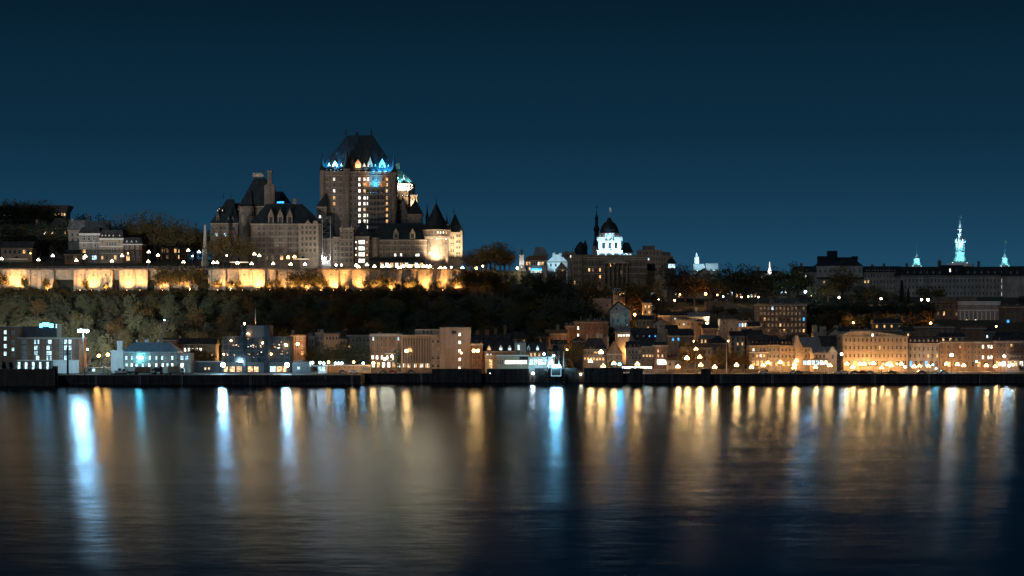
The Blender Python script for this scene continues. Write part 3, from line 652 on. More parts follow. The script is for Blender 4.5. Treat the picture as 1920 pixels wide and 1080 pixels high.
# tall steep roof with the lit crest
a = blk('steep_roofed_block', 449, 512, 387, 1278, 20).roof('hip', 333, 'copper', 25, 17, td=.16)
a.win(R(487, 508, 3), [396, 406, 416], 2.6, 4.5).dormer([464], 386, 370, 5, mat='castle')
b = MB(); b.box(-3.2, 3.2, -3, 3, 0, .4, 0)
for q in range(7): b.box(-3.1 + q * 1.0, -2.9 + q * 1.0, -3, -2.8, .4, 2.6, 1)
b.box(-3.2, 3.2, -3.0, -2.8, 2.2, 2.6, 1); b.box(-2.6, 2.6, -2.4, 2.4, .4, 1.8, 2)
o = cpart('roof_crest', b, 'tin', 485, 1288, Z(333, 1288)); o.data.materials.append(MAT['steel']); o.data.materials.append(KIND['m'])
finial(478, 1288, 326, 311); finial(492, 1288, 326, 312)
cone_turret(463, 1277, 15, 492, 388, 387, n=14, name='round_bay')
b = MB(); b.box(-3.1, 3.1, -2, 2, -14, 0); b.hip(-3.1, 3.1, -2, 2, .004, -1.4, 1.4, -1.4, 1.4, 1.6); b.box(-1.25, 1.25, -1.3, 1.3, 1.6, 8.6); b.box(-1.6, 1.6, -1.7, 1.7, 7.8, 9.2); cpart('chimney', b, 'dark', 506, 1272, Z(349, 1272))
a = blk('link_block', 438, 472, 392, 1290, 12).roof('hip', 380, 'copper', 3, 6, td=.2); a = blk('roof_shoulder', 456, 472, 384, 1276.5, 10, cornice=False).roof('hip', 357, 'copper', 12, 2, td=.2)
cpart('shed_roof', MB().hip(-6, 6, -4, 4, 0, -6, 1, -1, 1, 7), 'copper', 527, 1285, Z(381, 1285))
a = blk('lit_penthouse', 517, 534, 381, 1266, 6, cornice=False).part('lit_panel', 519, 532, 377.5, 381, 1, 1.4, 'b')
# long left wing
a = blk('dormered_wing', 471, 602, 420, 1248, 18).roof('hip', 381, 'copper', 25, 38, td=.05)
a.dormer([508, 525.5, 543], 420, 392, 10.5, mat='castle', peak=.5, y=-.1, d=6, rmat='castle')
a.win([486, 495, 508, 511, 525, 528, 541, 545, 558], [428, 438, 449, 460, 470], 2.2, 5.2, p=.02, pk='w').band([433, 443.5, 455, 465, 477], t=.3)
a.win([569, 577, 588], [404.5], 2, 3.4, lit={0: 's', 1: 's'}, y=4.2)
for px, kd in ((500, 'm'), (511, 'm'), (528, 'w'), (541, 'w'), (553, 'w')): a.shop([px], 483, 5, 8, kd)
a.chimney([(550, 372, 6, 385)], 'castle')
a = blk('stone_bay', 560, 597, 420, 1244, 5, wall='ashlar')
a.win(R(567, 590, 4), [426, 436, 447, 458, 469], 2.6, 5.2).band([431, 442, 453, 463], t=.3)
a.dormer([577], 420, 413, 8, mat='ashlar', peak=.8, y=0, d=2, rmat='ashlar').part('corner_pier', 587, 595, 414, 420, 0, 3, 'ashlar')
a = blk('low_link', 596, 626, 448, 1252, 14, wall='castle').win([600, 606, 612], [455, 465, 476], 2.4, 5).roof('hip', 418, 'copper', 4, 4)
# main tower
MT = 1266
t = blk('main_tower', 601, 741, 322, MT, 26, cornice=True).roof('hip', 251, 'copper', 47, 44, td=.12, over=.9)
rows = [336, 346.5, 358, 371, 382, 393, 404, 415, 426]
lit = {(0, 0): 'd', (1, 0): 's', (1, 2): 's', (1, 3): 'w', (1, 4): 'o'}
t.win([614, 626.5, 638.5], rows, 2.6, 5, lit=lit)
lit = {}
for j in range(9):
    lit[(3, j)] = 's'; lit[(4, j)] = 's' if j not in (1, 2, 5) else 'w'; lit[(5, j)] = 's' if j in (0, 3, 4, 6, 7, 8) else 'd'; lit[(9, j)] = 'w' if j != 5 else 'o'
t.win([650, 658.5, 666.5, 674, 683.5, 690, 700, 709, 718, 725.5, 734], rows, 2.5, 5.2, lit=lit, y=-.0).band([341.5, 352.5, 365, 329], t=.35)
t.part('bay_wall', 690, 722, 361, 432, -1.6, -.05, 'castle'); t.win(R(695, 718, 4), [371, 382, 393, 404, 415], 2.4, 5, y=-1.62)
t.part('balcony', 684, 724, 363.5, 365.5, -2.6, 0, 'trim')
# dormers on the tower roof, each with its own stone face
t.dormer([628], 322, 301, 10, mat='ashlar', y=.4, d=9, peak=.35); t.dormer([617], 320, 304, 6, 'w', mat='ashlar', y=.6, d=7); t.dormer([640], 320, 306, 5, 'w', mat='ashlar', y=.6, d=7)
t.dormer([671], 323, 299, 11, 'w', mat='ashlar', y=.2, d=10, peak=.3).dormer([683], 322, 305, 7, 's', mat='ashlar', y=.5, d=8)
t.dormer([694], 323, 294, 9, mat='ashlar', y=.3, d=9).dormer([716.5], 325, 297, 11, mat='ashlar', y=.2, d=10, peak=.35).dormer([704, 728], 324, 308, 6, mat='ashlar', y=.6, d=7)
t.dormer([629], 296, 285, 4, 's', y=4.5, d=4).dormer([698], 283, 266, 8, 'd', mat='ashlar', y=7.5, d=5, peak=.5)
t.dormer(R(612, 644, 4), 309, 303, 3, 'd', mat='castle', y=2.2, d=3).dormer(R(660, 728, 6), 306, 299, 3, 'd', mat='castle', y=2.6, d=3).dormer(R(640, 706, 5), 282, 275, 3, 'd', mat='copper', y=6.6, d=3, rmat='copper')
t.part('roof_lantern', 675, 712, 286, 300, 5.2, 9, 'castle')
for px, tip, e, r in ((605, 288, 320, 5.2), (650.5, 279, 317, 7.0), (738.5, 291, 324, 5.5)): cone_turret(px, MT + .5, r, 440, e, tip, name='corner_turret')
finial(648.5, MT + 13, 253, 236, .3); finial(696.5, MT + 13, 253, 238, .3)
cpart('roof_vent', MB().box(-.8, .8, -.8, .8, 0, 2.4).box(-1, 1, -1, 1, 2.2, 2.6), 'metal', 669, MT + 13, Z(252, MT))
a = blk('tower_lean_to', 594, 612, 388, 1262, 10).roof('hip', 362, 'copper', 16, 1, td=.3).win([600], [395, 406, 417], 2.4, 4.6, lit={(0, 1): 's'}); a.dormer([600], 384, 378, 2.2, 's')
b = MB()          # glass mesh scaffold screen in front of the tower
for i in range(9): b.tube((-8 + i * 2, 0, 0), (-8 + i * 2, 0, 26), .07, n=4)
for j in range(9): b.tube((-8, 0, j * 3.2), (8, 0, j * 3.2), .07, n=4); b.box(-8, 8, .1, 1.3, j * 3.2 - .06, j * 3.2)
cpart('scaffold', b, 'steel', 706, MT - 4, Z(446, MT))
# floodlit rear tower
a = blk('floodlit_rear_tower', 739, 775, 345, 1300, 22, wall='ashlar').roof('hip', 318, 'verdi', 2, 24, td=.1)
a.win(R(748, 769, 4), [351, 357], 2.4, 4).win(R(748, 769, 4), [367, 378], 2.4, 4.4).dormer([745, 757], 344, 330, 5, mat='verdi', rmat='verdi').band([346], t=.8)
a.chimney([(744, 304, 8, 320)], 'verdi')
b = MB()
for i in range(7): b.box(-5.2 + i * 1.7, -4.4 + i * 1.7, -1.0, 0, 0, 1.1)
cpart('battlement', b, 'ashlar', 757, 1300, Z(347, 1300))
a = blk('rear_stair_turret', 770, 782, 366, 1296, 10, wall='ashlar').win([773, 779], [374, 384], 1.8, 4)
for px in (746, 755, 764, 772): flood((X(px, 1298), 1296.5, Z(368, 1298)), (0, .3, 1), 'pure', 22000, '', parent=castle, angle=80)
for px in (750, 766): flood((X(px, 1298), 1298.5, Z(345.5, 1298) + .9), (0, .7, .8), 'cool', 3500, '', parent=castle, angle=110)
flood((X(775, 1294), 1292, Z(392, 1294)), (0, .6, 1), 'white', 14000, '', parent=castle, angle=100)
# right roofs
a = blk('gabled_block', 742, 768, 410, 1270, 16).roof('gy', 370, 'copper').win([748, 755, 762], [418, 428], 2.4, 5)
a = blk('turret_block', 765, 791, 402, 1256, 12).win(R(770, 786, 3), [410, 420], 2.6, 5).roof('hip', 374, 'copper', 12, 12, td=.04, over=.7)
finial(778, 1262, 374, 364)
# river front bays
a = blk('turreted_bay', 637, 663, 428, 1240, 10).win(R(642, 658, 3), [435, 445, 457, 467, 477, 488], 3, 6).band([430, 448.5, 462, 473, 483], t=.35)
for px in (640.5, 659.5): cone_turret(px, 1240, 2.6, 435, 427, 421, wall='ashlar', roof='ashlar', name='corner_finial', n=6)
a = blk('side_bay', 625, 638, 445, 1243, 8).win([629, 634], [455, 466, 477, 488], 2.6, 5)
a = blk('lit_window_bay', 665, 692, 444, 1242, 10).roof('hip', 416, 'copper', 10, 10, td=.1).dormer([678], 444, 436, 4.5, 's', mat='castle')
a.win([674.5, 678.3, 682], [454, 465.5, 477, 489], 2.6, 6.5, lit={i: 's' for i in range(3)}).win([667.5, 688.5], [454, 466, 478], 1.6, 3, lit={0: 's', 1: 'w'}).band([448, 460, 471, 483], t=.3)
a = blk('river_wing', 692, 800, 450, 1245, 14).roof('hip', 418, 'copper', 22, 6, td=.05)
a.dormer([742.5, 773.5], 448, 428, 10, mat='ashlar', y=-.1, d=5)
a.win([703, 714, 725, 730, 741, 752, 756, 760, 766, 781, 785, 789], [455.5, 466.5, 478], 2.4, 4.6, lit={(4, 2): 's', (5, 2): 's', (10, 2): 's', (9, 2): 's'}).band([450.5, 460, 472], t=.35)
cone_turret(704, 1245, 7, 492, 446, 440, n=10, name='round_bay')
a = blk('veranda', 692, 797, 489, 1236, 9, wall='copper', cornice=False).roof('hip', 482.5, 'copper', 8, 4, td=.2); a.shop(R(716, 790, 9), 497, 5.5, 8, 'ws')
# round tower
RT = 1250; kk = RT / F; rr = 22.5 * kk
b = MB(); b.lathe([(rr, 0), (rr, Z(449, RT) - CB)], 28, mi=0); b.lathe([(rr, Z(449, RT) - CB), (rr * 1.13, Z(443.5, RT) - CB), (rr * 1.13, Z(432.5, RT) - CB)], 28, mi=0)
b.lathe([(rr * 1.18, Z(433, RT) - CB), (rr * 1.18, Z(431, RT) - CB)], 28, mi=1)
b.lathe([(rr * 1.22, Z(431.5, RT) - CB), (rr * .62, Z(409, RT) - CB), (.25, Z(381, RT) - CB), (.05, Z(370, RT) - CB)], 28, mi=2)
s = Blk.__new__(Blk); s.k, s.pc, s.Y, s.zb, s.trim, s.dep, s.w, s.h, s.wall = kk, 818, RT, CB, 'trim', 10, rr, 40, 'castle'; s.root = castle
s.host = b.build('round_tower', [MAT['castle'], MAT['trim'], MAT['copper']], castle, (X(818, RT) - castle.location.x, RT - castle.location.y, CB - castle.location.z))
s.cyl_win(rr, 0, [803, 808, 826, 831, 836], [461, 475, 489], 2.6, 5.5, p=.1, pk='s')
s.cyl_win(rr * 1.13, 0, R(801, 837, 8), [437], 2.2, 4, lit={(4, 0): 's', (6, 0): 's', (7, 0): 'w', (5, 0): 's'})
for i in range(30):
    an = math.pi + i * math.pi / 29; MB().box(-.28, .28, -.6, .3, 0, 1.6).build('corbel', MAT['trim'], s.host, (rr * 1.08 * math.cos(an), rr * 1.08 * math.sin(an), Z(448.5, RT) - CB), an + math.pi / 2)
cone_turret(801, 1262, 3, 430, 409, 386, name='thin_spire')
cone_turret(838, 1248, 2.6, 432, 421, 404, name='corner_finial', n=6)
a = blk('corner_block', 841, 867, 436, 1254, 16, wall='ashlar').roof('hip', 401, 'copper', 10, 13, td=.06, over=.6)
a.win([846, 850], [446, 458, 470, 482], 2, 4.6).win([857, 861.5], [442, 453, 464, 475, 481], 2.4, 4.2).band([439, 459], t=.5)
cone_turret(865.5, 1253, 2.4, 440, 433, 421, name='corner_finial', n=6); cone_turret(843, 1253, 2, 440, 430, 415, name='corner_finial', n=6)
finial(851, 1262, 401, 390)
for px, pw in ((812, 1500), (822, 1800), (832, 1500), (804, 900), (858, 1800), (864, 1200), (846, 700)): flood((X(px, 1240), 1235.5 + (8 if px > 840 else 0), 59.0), (0, .5 if px < 840 else .42, 1), 'white', pw * 24, '', parent=castle, angle=74)
for i in range(7): flood((X(800 + 6 * i, 1241), 1243 + abs(i - 3) * .8, Z(449.5, 1241)), (0, .5, 1), 'pure', 800, '', parent=castle, angle=120)
# coloured lights on the tower roof and over the balcony
for px, py, col, pw in ((620, 320, 'cool', 900), (628, 323, 'cool', 1500), (640, 320, 'cool', 800), (634, 321, 'blue', 4200), (612, 320, 'blue', 2600), (668, 324, 'orange', 900), (674, 324, 'white', 600), (712, 327, 'blue', 4600), (722, 327, 'blue', 4600), (730, 326, 'blue', 3600), (700, 327, 'blue', 2000), (686, 324, 'pure', 500)):
    flood((X(px, MT - 2), MT - 2.6, Z(py, MT - 2)), (0, .55, 1), col, pw * 9, '', parent=castle, angle=80, E=12)
flood((X(697, MT), MT + 5.5, Z(284, MT)), (0, .6, 1), 'cool', 3000, '', parent=castle, angle=90, E=20)
for px, col, pw in ((701, 'blue', 2600), (706, 'blue', 2600), (690, 'orange', 700), (685, 'orange', 500), (715, 'orange', 700), (695, 'cyan', 500)):
    flood((X(px, MT - 2), MT - 2.9, Z(363, MT - 2)), (0, .35, 1), col, pw * 8, '', parent=castle, angle=50, E=12)
# construction hoist with its blinding lamp
h = tag(empty('construction_hoist', (X(612, 1236), 1236, 58)), 'tall lattice construction hoist with a glaring white lamp in front of the hotel', 'hoist')
hh = Z(405, 1236) - 58
for q, (ax, ay) in enumerate([(-2.4, -1), (2.4, -1), (2.4, 1), (-2.4, 1)]): MB().tube((ax, ay, 0), (ax, ay, hh), .14, n=5).build('leg', MAT['steel'], h)
for j in range(10):
    z0 = j * hh / 10; MB().tube((-2.4, -1, z0), (2.4, -1, z0 + hh / 10), .06, n=4).build('brace', MAT['steel'], h); MB().tube((-2.4, -1, z0), (2.4, -1, z0), .06, n=4).build('brace', MAT['steel'], h)
MB().box(-2.2, 2.2, -.8, .8, hh - 2.4, hh).build('cage', MAT['metal'], h); MB().box(-2.2, 2.2, -.9, .8, .3, 6).build('cabin', MAT['steel'], h)
g = link('lamp_globe', globe_mesh(.75, 'pure', 420), h, (X(609, 1236) - X(612, 1236), -1.9, Z(485, 1236) - 58)); MB().tube((0, 0, 0), (0, .9, 0), .08, n=5).build('lamp_arm', MAT['metal'], h, g.location)
# terrace kiosks, obelisk, flagpole
for i, (a_, c_, py, lab) in enumerate([(12, 52, 485, 'flat round roofed kiosk on the terrace at the far left'), (431, 466, 491, 'flat lit roofed kiosk on the terrace below the left hotel wing'), (556, 580, 485, 'pale roofed kiosk on the terrace left of the construction hoist'), (753, 790, 496, 'long flat roofed kiosk on the terrace by the right hotel wing')]):
    Y = 1204; w = (c_ - a_) / 2 * Y / F; r = empty('terrace_kiosk', (X((a_ + c_) / 2, Y), Y, TZ)); zt = Z(py, Y) - TZ
    MB().lathe([(w, zt - .25), (w * .98, zt), (w * .3, zt + .5), (.15, zt + 1.4)], 16).build('roof', MAT['copper'], r)
    MB().lathe([(w + .03, zt - .28), (w + .03, zt - .12)], 16).build('light_rim', EM('kiosk_rim%d' % i, LC['white'], .25 if i == 0 else 1.6), r)
    for q in range(8): MB().tube((w * .8 * math.cos(q * .785), w * .8 * math.sin(q * .785), 0), (w * .8 * math.cos(q * .785), w * .8 * math.sin(q * .785), zt - .2), .09, n=5).build('column', MAT['metal'], r)
    tag(r, lab, 'kiosk')
Y = 1238; k = Y / F; ob = tag(empty('obelisk_monument', (X(384.5, Y), Y, ground(X(384.5, Y), Y))), 'grey stone obelisk monument on a stepped pedestal left of the hotel', 'obelisk')
g0 = ob.location.z
for w, pa, pb_, nm in ((13, 500, 489, 'plinth'), (10, 489, 480, 'pedestal'), (8, 480, 467, 'die')):
    z0, z1 = max(0, Z(pa, Y) - g0), Z(pb_, Y) - g0; MB().box(-w * k / 2, w * k / 2, -w * k / 2, w * k / 2, z0, z1).build(nm, MAT['stone'], ob)
z0, z1 = Z(466, Y) - g0, Z(424, Y) - g0; b = MB(); b.hip(-1.0, 1.0, -1.0, 1.0, z0, -.55, .55, -.55, .55, z1); b.hip(-.55, .55, -.55, .55, z1, -.02, .02, -.02, .02, z1 + 1.3); b.build('shaft', MAT['stone'], ob)
fp = tag(empty('flagpole', (X(379.5, 1200), 1200, TZ)), 'thin white flagpole on the terrace left of the obelisk', 'flagpole'); zz = Z(468, 1200) - TZ
MB().lathe([(.1, 0), (.05, zz)], 6).build('pole', MAT['white'], fp); MB().lathe([(.1, zz), (.1, zz + .2)], 6).build('finial', MAT['steel'], fp); MB().lathe([(.3, 0), (.25, .3)], 8).build('base', MAT['conc'], fp)
# terrace lamps
tl = [(3, 486, 'white', 90), (72, 488, 'white', 70), (99, 480, 'white', 110), (143, 489, 'white', 90), (160, 481, 'white', 120), (210, 490, 'white', 120), (229, 480, 'white', 80), (240, 475, 'warm', 160), (278, 491, 'white', 130), (279, 473, 'white', 110), (296, 479, 'white', 140), (344, 492, 'white', 60), (353, 470, 'white', 60), (361, 480, 'white', 160), (373, 473, 'cool', 90), (400, 493, 'white', 80), (407, 493, 'white', 80), (425, 479, 'pure', 180), (445, 494, 'white', 90), (472, 495, 'white', 110), (477, 477, 'white', 110), (486, 480, 'white', 130), (512, 495, 'white', 130), (540, 483, 'warm', 90), (552, 482, 'warm', 110), (545, 496, 'white', 120), (572, 496, 'white', 130),
      (630, 497, 'pure', 150), (640, 497, 'pure', 150), (668, 498, 'white', 130), (672, 501, 'white', 120), (688, 497, 'white', 120), (702, 500, 'white', 60), (717, 500, 'white', 120), (730, 500, 'white', 130), (743, 499, 'white', 150), (749, 503, 'white', 60), (755, 500, 'white', 130), (768, 500, 'white', 130), (783, 500, 'white', 130), (794, 500, 'white', 140), (800, 500, 'white', 140), (806, 500, 'white', 130), (826, 503, 'white', 90), (834, 503, 'white', 90), (846, 501, 'pure', 200), (867, 503, 'cool', 90)]
for i, (px, py, c, I) in enumerate(sorted(tl)):
    Y = 1193.5 if py > 488 and py < 498 else 1210 if py <= 488 else 1199
    lamp(px, py, c, I * (.42 if px < 600 else .7), .36, Y=Y, base=TZ if Y < 1250 else None, style='cluster' if I < 150 else 'single', label='%s globe lamp on the terrace promenade, %s terrace lamp from the left' % (dict(pure='bright white', white='creamy white', warm='amber', cool='bluish white')[c], ordw(i)), group='terrace lamps')
# ------------------------------------------------------------------ upper town, left of the hotel
a = Blk('concrete_block', -20, 124, 398, 1415, 14, 'conc', cornice=False).t('low concrete building with lit windows on the hilltop at far left')
b = MB(); w = a.w; b.hip(-w, w, 0, 14, a.h + .01, -w - 1.5, w + 2.2, -1.5, 15, a.z(385)); b.build('flared_roof', MAT['conc'], a.host)
a.win([3, 8, 14, 20, 52, 58, 74, 80, 99, 104, 110, 116, 121], [402.5], 2.6, 5, p=.75, pk='wsw')
Blk('dark_house', 62, 92, 430, 1310, 12, 'dark').roof('gx', 418, 'slate').win([70, 78, 84, 89], [437, 447], 3, 5, lit={(2, 0): 's', (3, 0): 'w'}).chimney([(66, 412, 4, 424)]).t('dark house with a lit window on the hill, left of the grey row house', 'house')
Blk('dark_house', 92, 128, 428, 1300, 12, 'dark').roof('hip', 408, 'slate', 8, 8).win([98, 106, 114, 122], [436, 447], 3, 5, lit={(0, 0): 'w', (3, 0): 'w'}).t('dark hip roofed house on the hill with two warm windows', 'house')
Blk('gabled_house', 128, 166, 432, 1290, 12, 'stone').roof('gx', 412, 'tin').chimney([(163, 404, 6, 420), (132, 410, 5, 424)], 'stone').win([136, 146, 156], [440, 450], 3, 5).t('grey gabled house rising behind the terrace row houses', 'house')
Blk('gabled_house', 164, 202, 430, 1284, 12, 'stone').roof('gx', 414, 'tin').chimney([(188, 408, 6, 424), (199, 418, 8, 432)], 'stone').win([170, 182, 194], [436], 3, 5).t('grey gabled house with wide end chimneys behind the cream row house', 'house')
Y = 1258
Blk('row_house', 149, 187, 438, Y, 14, 'stone', trim='white').roof('mansard', 426, 'slate', 1).dormer([], 0, 0).win([157, 167, 177], [446], 5, 8).win([158, 178], [459.5, 471], 5, 6, lit={(0, 1): 'w'}).win([177], [483], 8, 7, lit={0: 'c'}).win([158], [483], 5, 6, lit={0: 's'}).band([455, 440], 'white', .5).t('grey stone row house with white trim facing the terrace', 'house')
Blk('row_house', 187, 231, 447, Y, 14, 'render', trim='white').roof('mansard', 431, 'slate', 1).dormer([192, 198, 205, 212.5, 224.5], 446, 439.5, 4.5, mat='white', y=-.1).win([192, 224], [453, 468, 483], 3, 6, p=.1, pk='w').win(R(201, 216, 4), [457, 469], 3, 7).win([200, 216], [483], 4, 8, p=.5).band([462, 475, 449], 'white', .5).t('cream row house with balconies and round dormers facing the terrace', 'house')
Blk('row_house', 231, 266, 458, Y, 14, 'brick', trim='white').roof('mansard', 445, 'slate', 1).dormer([238, 247, 255.5], 457, 450, 4.4, mat='white', y=-.1).win([238, 248, 258], [464, 475], 3.4, 6.5).shop([240], 484, 6, 9, 'w').shop([250, 259], 484, 4, 7, 'd').t('brick row house with white dormers facing the terrace', 'house')
Blk('small_house', 121, 148, 477, 1250, 10, 'brick').roof('gx', 468, 'slate').win([128, 141], [483], 5, 6, lit={1: 'm'}).t('low brick house left of the terrace row houses', 'house')
Blk('lit_house', 300, 350, 462, 1300, 12, 'render').roof('gx', 452, 'slate').win(R(306, 344, 6), [470, 482], 4, 7, p=.5, pk='wm').t('warm lit house glimpsed behind the bare terrace trees', 'house')
Blk('villa', 2, 60, 465, 1268, 12, 'render').roof('gx', 452, 'slate').win(R(10, 54, 6), [472], 4, 6, p=.25, pk='wo').t('pale villa in the dark garden at the far left above the terrace', 'house')
# ------------------------------------------------------------------ between hotel and dome
m = tag(empty('statue_monument', (X(978, 1222), 1222, ground(X(978, 1222), 1222))), 'bronze statue on a white lit stone pedestal beside the hotel trees', 'monument'); g0 = m.location.z
def statue(root, k, zb, hh, mat='bronze'):
    b = MB(); b.lathe([(.55, 0), (.75, .1 * hh), (.5, .5 * hh), (.6, .72 * hh), (.45, .8 * hh), (.16, .84 * hh), (.3, .9 * hh), (.28, .96 * hh), (.08, hh)], 9); b.tube((.4, 0, .75 * hh), (1.1, -.2, .6 * hh), .18, .12); b.tube((-.4, 0, .75 * hh), (-.7, -.3, .45 * hh), .18, .12)
    o = b.build('statue', MAT[mat], root, (0, 0, zb), smooth=True)
z1 = Z(478, 1222) - g0
b = MB(); b.box(-2.4, 2.4, -2.4, 2.4, 0, 1.2); b.hip(-1.6, 1.6, -1.6, 1.6, 1.2, -1.1, 1.1, -1.1, 1.1, z1 - .5); b.box(-1.5, 1.5, -1.5, 1.5, z1 - .5, z1); b.build('pedestal', MAT['white'], m); statue(m, 1, z1, Z(465, 1222) - g0 - z1)
flood((X(978, 1218), 1217.5, g0 + 1.5), (0, .5, 1), 'pure', 900, 'floodlight at the foot of the white statue pedestal', stand=1.6)
a = Blk('warm_house', 985, 1025, 488, 1228, 14, 'render').roof('hip', 479, 'rust', 6, 3).win(R(998, 1022, 7), [494], 2.6, 6, p=.7, pk='ws').win([988, 993], [494, 504], 2.6, 6, p=.8).t('warm floodlit house with a blue awning right of the statue')
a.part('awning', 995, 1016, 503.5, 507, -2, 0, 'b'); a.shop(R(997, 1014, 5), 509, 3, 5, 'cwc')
Blk('roof_block', 1001, 1027, 479, 1246, 10, 'brown').roof('hip', 463, 'tin', 3, 8, td=.2).win([1006, 1014, 1021], [484], 2.5, 4).t('brown block with tapered roof rising behind the warm floodlit house')
a = Blk('white_gabled_house', 1026, 1064, 491, 1236, 14, 'white').win([1033, 1042, 1052], [497], 2.5, 5).t('white floodlit house with a stepped gable', 'house')
b = MB(); b.prism([(a.x(1026), a.h + .26), (a.x(1064), a.h + .26), (a.x(1056), a.z(482)), (a.x(1053), a.z(482)), (a.x(1053), a.z(474)), (a.x(1048), a.z(474)), (a.x(1048), a.z(477)), (a.x(1041), a.z(477)), (a.x(1041), a.z(474)), (a.x(1036), a.z(474)), (a.x(1036), a.z(481))], 0, .8); b.build('stepped_gable', MAT['white'], a.host)
flood((X(1040, 1228), 1227, 57.5), (0, .6, .8), 'cool', 6000, 'floodlight shining on the white stepped gable', angle=120, stand=3.5)
Blk('small_gabled_house', 1044, 1062, 505, 1218, 8, 'dark').roof('gy', 491, 'slate').win([1055], [506], 3, 4, lit={0: 'o'}).t('small dark house with a sharp gable and one orange window', 'house')
Blk('flat_house', 1056, 1078, 476, 1262, 12, 'stone').win([1060, 1065, 1070], [481], 2, 4, p=.6, pk='s').parapet().t('flat roofed grey house behind the white stepped gable', 'house')
# basilica: dark copper apse and steeple
bs = tag(empty('basilica', (X(1105, 1320), 1320, 42)), 'dark basilica with an onion steeple and cross behind the white dome', 'church'); k = 1320 / F
def bp_(name, mb, mat, px, smooth=False): return mb.build(name, MAT[mat], bs, (X(px, 1320) - bs.location.x, 0, 0), smooth=smooth)
zz = lambda py: Z(py, 1320) - 42
bp_('nave', MB().box(-12, 14, -4, 20, 0, zz(478)), 'stone', 1095)
bp_('apse_roof', MB().lathe([(26 * k / 2, zz(478)), (24 * k / 2, zz(468)), (14 * k / 2, zz(459)), (.5, zz(453))], 14), 'copper', 1089)
bp_('apse_pinnacle', MB().lathe([(1.6, zz(470)), (1.6, zz(462)), (.05, zz(449))], 8), 'copper', 1097)
bp_('tower', MB().lathe([(6 * k, 0), (6 * k, zz(461))], 8, rot=.39), 'stone', 1116)
bp_('steeple', MB().lathe([(7 * k, zz(461)), (7 * k, zz(459)), (5 * k, zz(452)), (4 * k, zz(448)), (4 * k, zz(434)), (5.8 * k, zz(432)), (5.2 * k, zz(427)), (3 * k, zz(423)), (2.6 * k, zz(412)), (3.4 * k, zz(410)), (2.8 * k, zz(406)), (1 * k, zz(403)), (.3 * k, zz(394))], 10), 'copper', 1118.5, True)
b = MB(); b.box(-.12, .12, -.12, .12, zz(394), zz(384)); b.box(-.9, .9, -.1, .1, zz(389), zz(388)); bp_('cross', b, 'metal', 1118.5)
# post office with the white drum
po = Blk('post_office', 1073, 1213, 483, 1218, 26, 'brown', sink=4).win(R(1098, 1125, 5), [494, 506, 519, 533], 3, 6, lit={(2, 1): 'm', (4, 1): 'w'}, p=.03).win(R(1137, 1172, 6), [497, 511, 526], 3, 6.5, lit={(1, 0): 'w', (2, 0): 'w', (4, 1): 'm'}).win(R(1182, 1208, 5), [494, 506, 519], 3, 6, p=.04).win([1077, 1082, 1087.5], [492, 504, 517, 530], 3, 6, p=.05).band([487, 500.5, 513], t=.5)
po.parapet(1.2)
b = MB(); b.prism([(po.x(1130), po.z(494)), (po.x(1180), po.z(494)), (po.x(1155), po.z(484))], -1.6, -.1); b.build('pediment', MAT['trim'], po.host)
for px in R(1134, 1176, 6): MB().lathe([(.55, po.z(540)), (.45, po.z(494.5))], 8).build('column', MAT['brown'], po.host, (po.x(px), -.9, 0))
po.part('corner_block', 1073, 1092, 480, 545, -.8, 3, 'brown')
po.win([1077, 1082, 1087.5], [492, 504, 517, 530], 3, 6, p=.06, y=-.82); po.t('brown stone post office with a pediment and a white lit dome')
Yd = 1231; kd = Yd / F
def dpart(name, mb, mat, smooth=False, px=1142.5): return mb.build(name, MAT[mat], po.host, (X(px, Yd) - po.host.location.x, Yd - po.Y, -po.zb), smooth=smooth)
zd = lambda py: Z(py, Yd)
b = MB(); b.box(-24 * kd, 24 * kd, -7, 7, zd(482), zd(470)); b.box(-21 * kd, 21 * kd, -6, 6, zd(470), zd(452)); dpart('dome_base', b, 'white')
b = MB(); b.lathe([(17.5 * kd, zd(452)), (17.5 * kd, zd(440)), (19 * kd, zd(439)), (19 * kd, zd(437.5))], 20); dpart('drum', b, 'white')
for i in range(10):
    an = math.pi * 1.02 + i * math.pi * .96 / 9; MB().box(-.35, .35, -.5, .3, zd(452), zd(440)).build('pilaster', MAT['white'], po.host, (X(1142.5, Yd) - po.host.location.x + 17.8 * kd * math.cos(an), Yd - po.Y + 17.8 * kd * math.sin(an), -po.zb), an + math.pi / 2)
for q in (-1, 1):
    b = MB(); b.box(-2.2, 2.2, -6.4, -2, zd(452), zd(445)); b.lathe([(1.6, zd(445)), (1.3, zd(442)), (.2, zd(440))], 8, 0, -4); dpart('corner_pavilion', b, 'white', px=1142.5 + q * 16.5)
b = MB()
for px in (1131, 1142.5, 1154): b.box((px - 1142.5) * kd - .8, (px - 1142.5) * kd + .8, -6.12, -5.9, zd(467), zd(456))
dpart('drum_window', b, 'glass')
dpart('dome', MB().lathe([(18 * kd, zd(437.5)), (17 * kd, zd(431)), (14.5 * kd, zd(424)), (10 * kd, zd(418)), (5 * kd, zd(415)), (4 * kd, zd(412)), (4.2 * kd, zd(411)), (2 * kd, zd(408))], 20), 'copper', True)
b = MB(); b.lathe([(.12, zd(410)), (.06, zd(389))], 6); dpart('flagpole', b, 'white')
dpart('flag', MB().hexa([(.1, -.03, zd(397)), (1.2, -.03, zd(398)), (1.2, .03, zd(398)), (.1, .03, zd(397))], [(.1, -.03, zd(390)), (1.2, -.03, zd(391)), (1.2, .03, zd(391)), (.1, .03, zd(390))]), 'white')
for i, px in enumerate((1122, 1136, 1149, 1163)):
    r = flood((X(px, 1220), 1219.5, Z(482, 1220) + .9), (0, .8, 1), 'cool', 7000, 'rooftop floodlight aimed at the white drum, %s from the left' % ORD[i], group='floodlights under the white drum', stand=.4)
